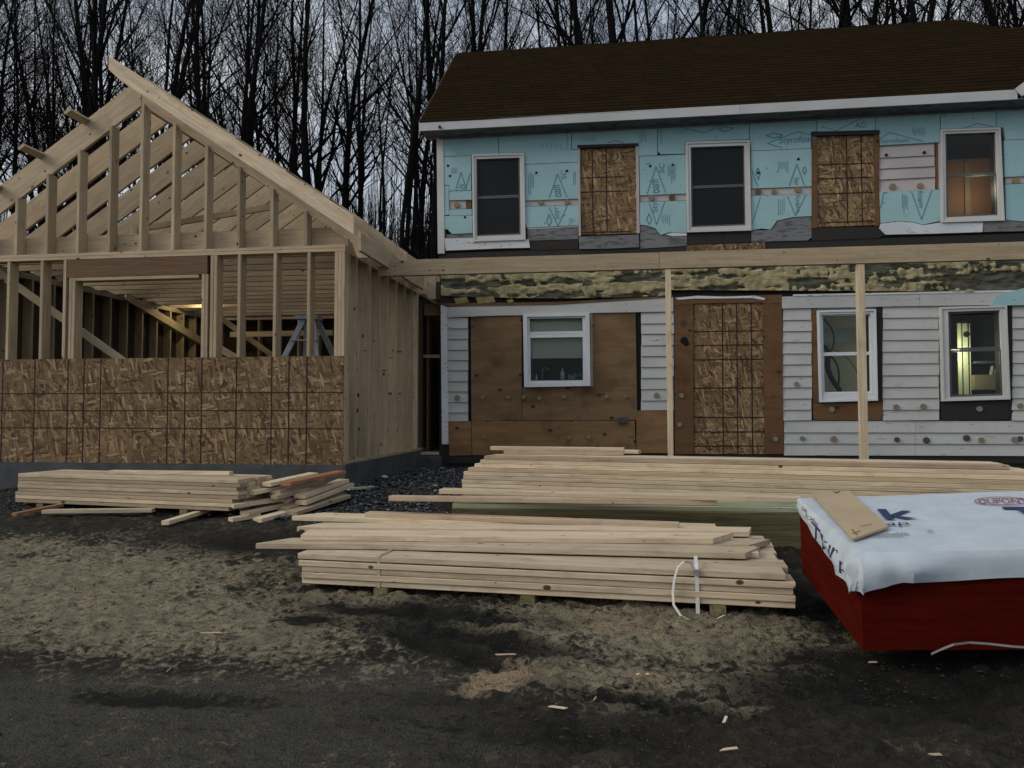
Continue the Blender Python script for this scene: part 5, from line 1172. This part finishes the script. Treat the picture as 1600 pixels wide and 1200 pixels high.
# ================================================================ woods behind
def make_tree(seed, H, r0, slender):
    rg = random.Random(seed); tr = MB(); cr = MB()
    pts = []; p = Vector((0, 0, -.5)); d = Vector((rg.uniform(-.04, .04), rg.uniform(-.04, .04), 1)); n = 12
    for i in range(n + 1):
        pts.append(p.copy()); p = p + d.normalized() * (H + .5) / n; d += Vector((rg.uniform(-.07, .07), rg.uniform(-.07, .07), 0))
    rs = [r0 * (1.25 if i == 0 else 1) * (1 - .93 * (i / n) ** .9) + .008 for i in range(n + 1)]
    tr.tube(pts, rs, 7)
    def at(t):
        f = t * n; i = min(n - 1, int(f)); return pts[i].lerp(pts[i + 1], f - i), rs[i] + (rs[i + 1] - rs[i]) * (f - i)
    def branch(p, d, L, r, lev):
        k = 5 if lev == 0 else 4 if lev == 1 else 3; q = p.copy(); P = [q.copy()]; dd = d.normalized()
        for i in range(k):
            dd = (dd + Vector((rg.uniform(-.2, .2), rg.uniform(-.2, .2), rg.uniform(-.06, .20)))).normalized(); q = q + dd * L / k; P.append(q.copy())
        rr = [max(.0035, r * (1 - .85 * i / k)) for i in range(k + 1)]
        cr.tube(P, rr, 5 if lev == 0 else 3, cap=False)
        if lev < 3:
            m = (8, 5, 4)[lev] if L > .8 else 2
            for j in range(m):
                t = rg.uniform(.2, 1); f = t * k; i = min(k - 1, int(f)); b0_ = P[i].lerp(P[i + 1], f - i); ax = (P[i + 1] - P[i]).normalized()
                o = ax.orthogonal(); o.rotate(Matrix.Rotation(rg.uniform(0, 6.28), 3, ax)); nd_ = ax * .8 + o * rg.uniform(.35, .85) + ZA * .2
                branch(b0_, nd_, L * rg.uniform(.3, .55) * (1.1 - .4 * t), max(.005, rr[i] * .5), lev + 1)
    nb = 13 if slender else 17; t0 = .40 if slender else .30
    for j in range(nb):
        t = t0 + (.97 - t0) * (j + rg.random()) / nb; b0_, rb_ = at(t); q = rg.uniform(0, 6.28); steep = rg.uniform(.7, 1.9)
        L = H * (.24 if slender else .34) * (1.15 - .75 * t) * rg.uniform(.6, 1.25)
        branch(b0_, Vector((math.cos(q), math.sin(q), steep)), L, rb_ * rg.uniform(.35, .6), 0)
    for j in range(5):      # dead stubs low on the trunk
        b0_, rb_ = at(rg.uniform(.08, t0)); q = rg.uniform(0, 6.28); branch(b0_, Vector((math.cos(q), math.sin(q), rg.uniform(0, .6))), rg.uniform(.6, 1.8), .012, 2)
    out_ = []
    for nm_, m_ in (('trunk', tr), ('crown', cr)):
        me = bpy.data.meshes.new(nm_); me.from_pydata(m_.v, [], m_.f); me.update(); me.materials.append(BARK); out_.append(me)
    return out_
protos = [make_tree(100 + i, (15.5, 17, 16, 18, 14, 15, 13.5, 16.5)[i], (.15, .17, .13, .185, .08, .095, .065, .11)[i], i >= 4) for i in range(8)]
rt = random.Random(5); spots = []; tries = 0
def vis_x(X, Y): u = (X * ca + Y * sa) / (-X * sa + Y * ca); return 800 + 1200 * u
while len(spots) < 190 and tries < 9000:
    tries += 1
    Y = 18.5 + 30 * rt.random() ** 1.15; x = rt.uniform(-180, 1780); u = (x - 800) / 1200; X = Y * (ca * u - sa) / (ca + sa * u)
    if x > 640 and Y < 20: continue
    if any((X - a) ** 2 + (Y - b_) ** 2 < (1.05 if Y < 30 else .8) ** 2 for a, b_ in spots): continue
    spots.append((X, Y))
spots.sort(key=lambda s: s[1])
for i, (X, Y) in enumerate(spots):
    x = vis_x(X, Y); k = rt.randrange(0, 8) if Y < 34 else rt.choice((0, 1, 2, 4, 5, 6, 7, 4, 6)); near = Y < 29
    where = 'left of the garage peak' if x < 205 else 'between garage peak and house' if x < 690 else 'above the brown house roof'
    kd = 'slender tree' if k >= 4 else 'thick-trunked tree'
    grp = 'dark bare %ss, %s, %s' % (kd, where, 'front rank of the wood' if near else 'deep in the wood')
    if near:
        q = sorted(xx for xx in (vis_x(*p_) for p_ in spots if p_[1] < 29) if (xx < 205, xx < 690) == (x < 205, x < 690)).index(x)
        num = ('leftmost', 'second', 'third', 'fourth', 'fifth', 'sixth', 'seventh', 'eighth', 'ninth', 'tenth', 'eleventh', 'twelfth', 'thirteenth', 'fourteenth', 'fifteenth', 'sixteenth', 'seventeenth', 'eighteenth', 'nineteenth', 'twentieth')
        lab = '%s %s in the front rank %s' % (num[q] + ('' if q == 0 else ' from left,') if q < 20 else 'dark bare', kd.replace('-trunked', ''), where)
    else: lab = 'dark bare %s deep in the wood %s' % (kd.replace('-trunked', ''), where)
    o = bpy.data.objects.new('bare_tree', None); sc = rt.uniform(.85, 1.2)
    M = Matrix.Translation((X, Y, gz(X, Y) + noise.fractal(Vector((X * .1, Y * .1, 0)), 1, 2, 3) * (1.1 if Y > 17 else 0) - .15)) @ Matrix.Rotation(rt.uniform(0, 6.28), 4, 'Z') @ Matrix.Rotation(rt.uniform(-.05, .05), 4, 'X') @ Matrix.Scale(sc, 4)
    put(o, M); tag(o, lab, 'tree', grp)
    for me, nm_ in zip(protos[k], ('trunk', 'crown')):
        c = bpy.data.objects.new(nm_, me); C.objects.link(c); c.parent = o
mb = MB()
for i in range(4200):
    Y = 17.5 + 33 * rt.random(); x = rt.uniform(-220, 1000); u = (x - 800) / 1200; X = Y * (ca * u - sa) / (ca + sa * u)
    z = gz(X, Y) - .2 + noise.fractal(Vector((X * .1, Y * .1, 0)), 1, 2, 3) * 1.1; h = rt.uniform(1.5, 7.5); p = Vector((X, Y, z)); q = Vector((rt.uniform(-.5, .5), rt.uniform(-.5, .5), 0))
    mb.tube([p, p + q * .4 + ZA * h * .5, p + q + ZA * h], [.022, .014, .005], 3, cap=False)
    for j in range(3): b0_ = p + q * .5 + ZA * h * rt.uniform(.3, .7); mb.tube([b0_, b0_ + Vector((rt.uniform(-.6, .6), rt.uniform(-.6, .6), rt.uniform(.4, 1.3)))], [.01, .004], 3, cap=False)
tag(mb.build('undergrowth', BARK, M=Matrix.Identity(4)), 'dark tangle of saplings on the wooded slope behind the buildings', kind='stuff')
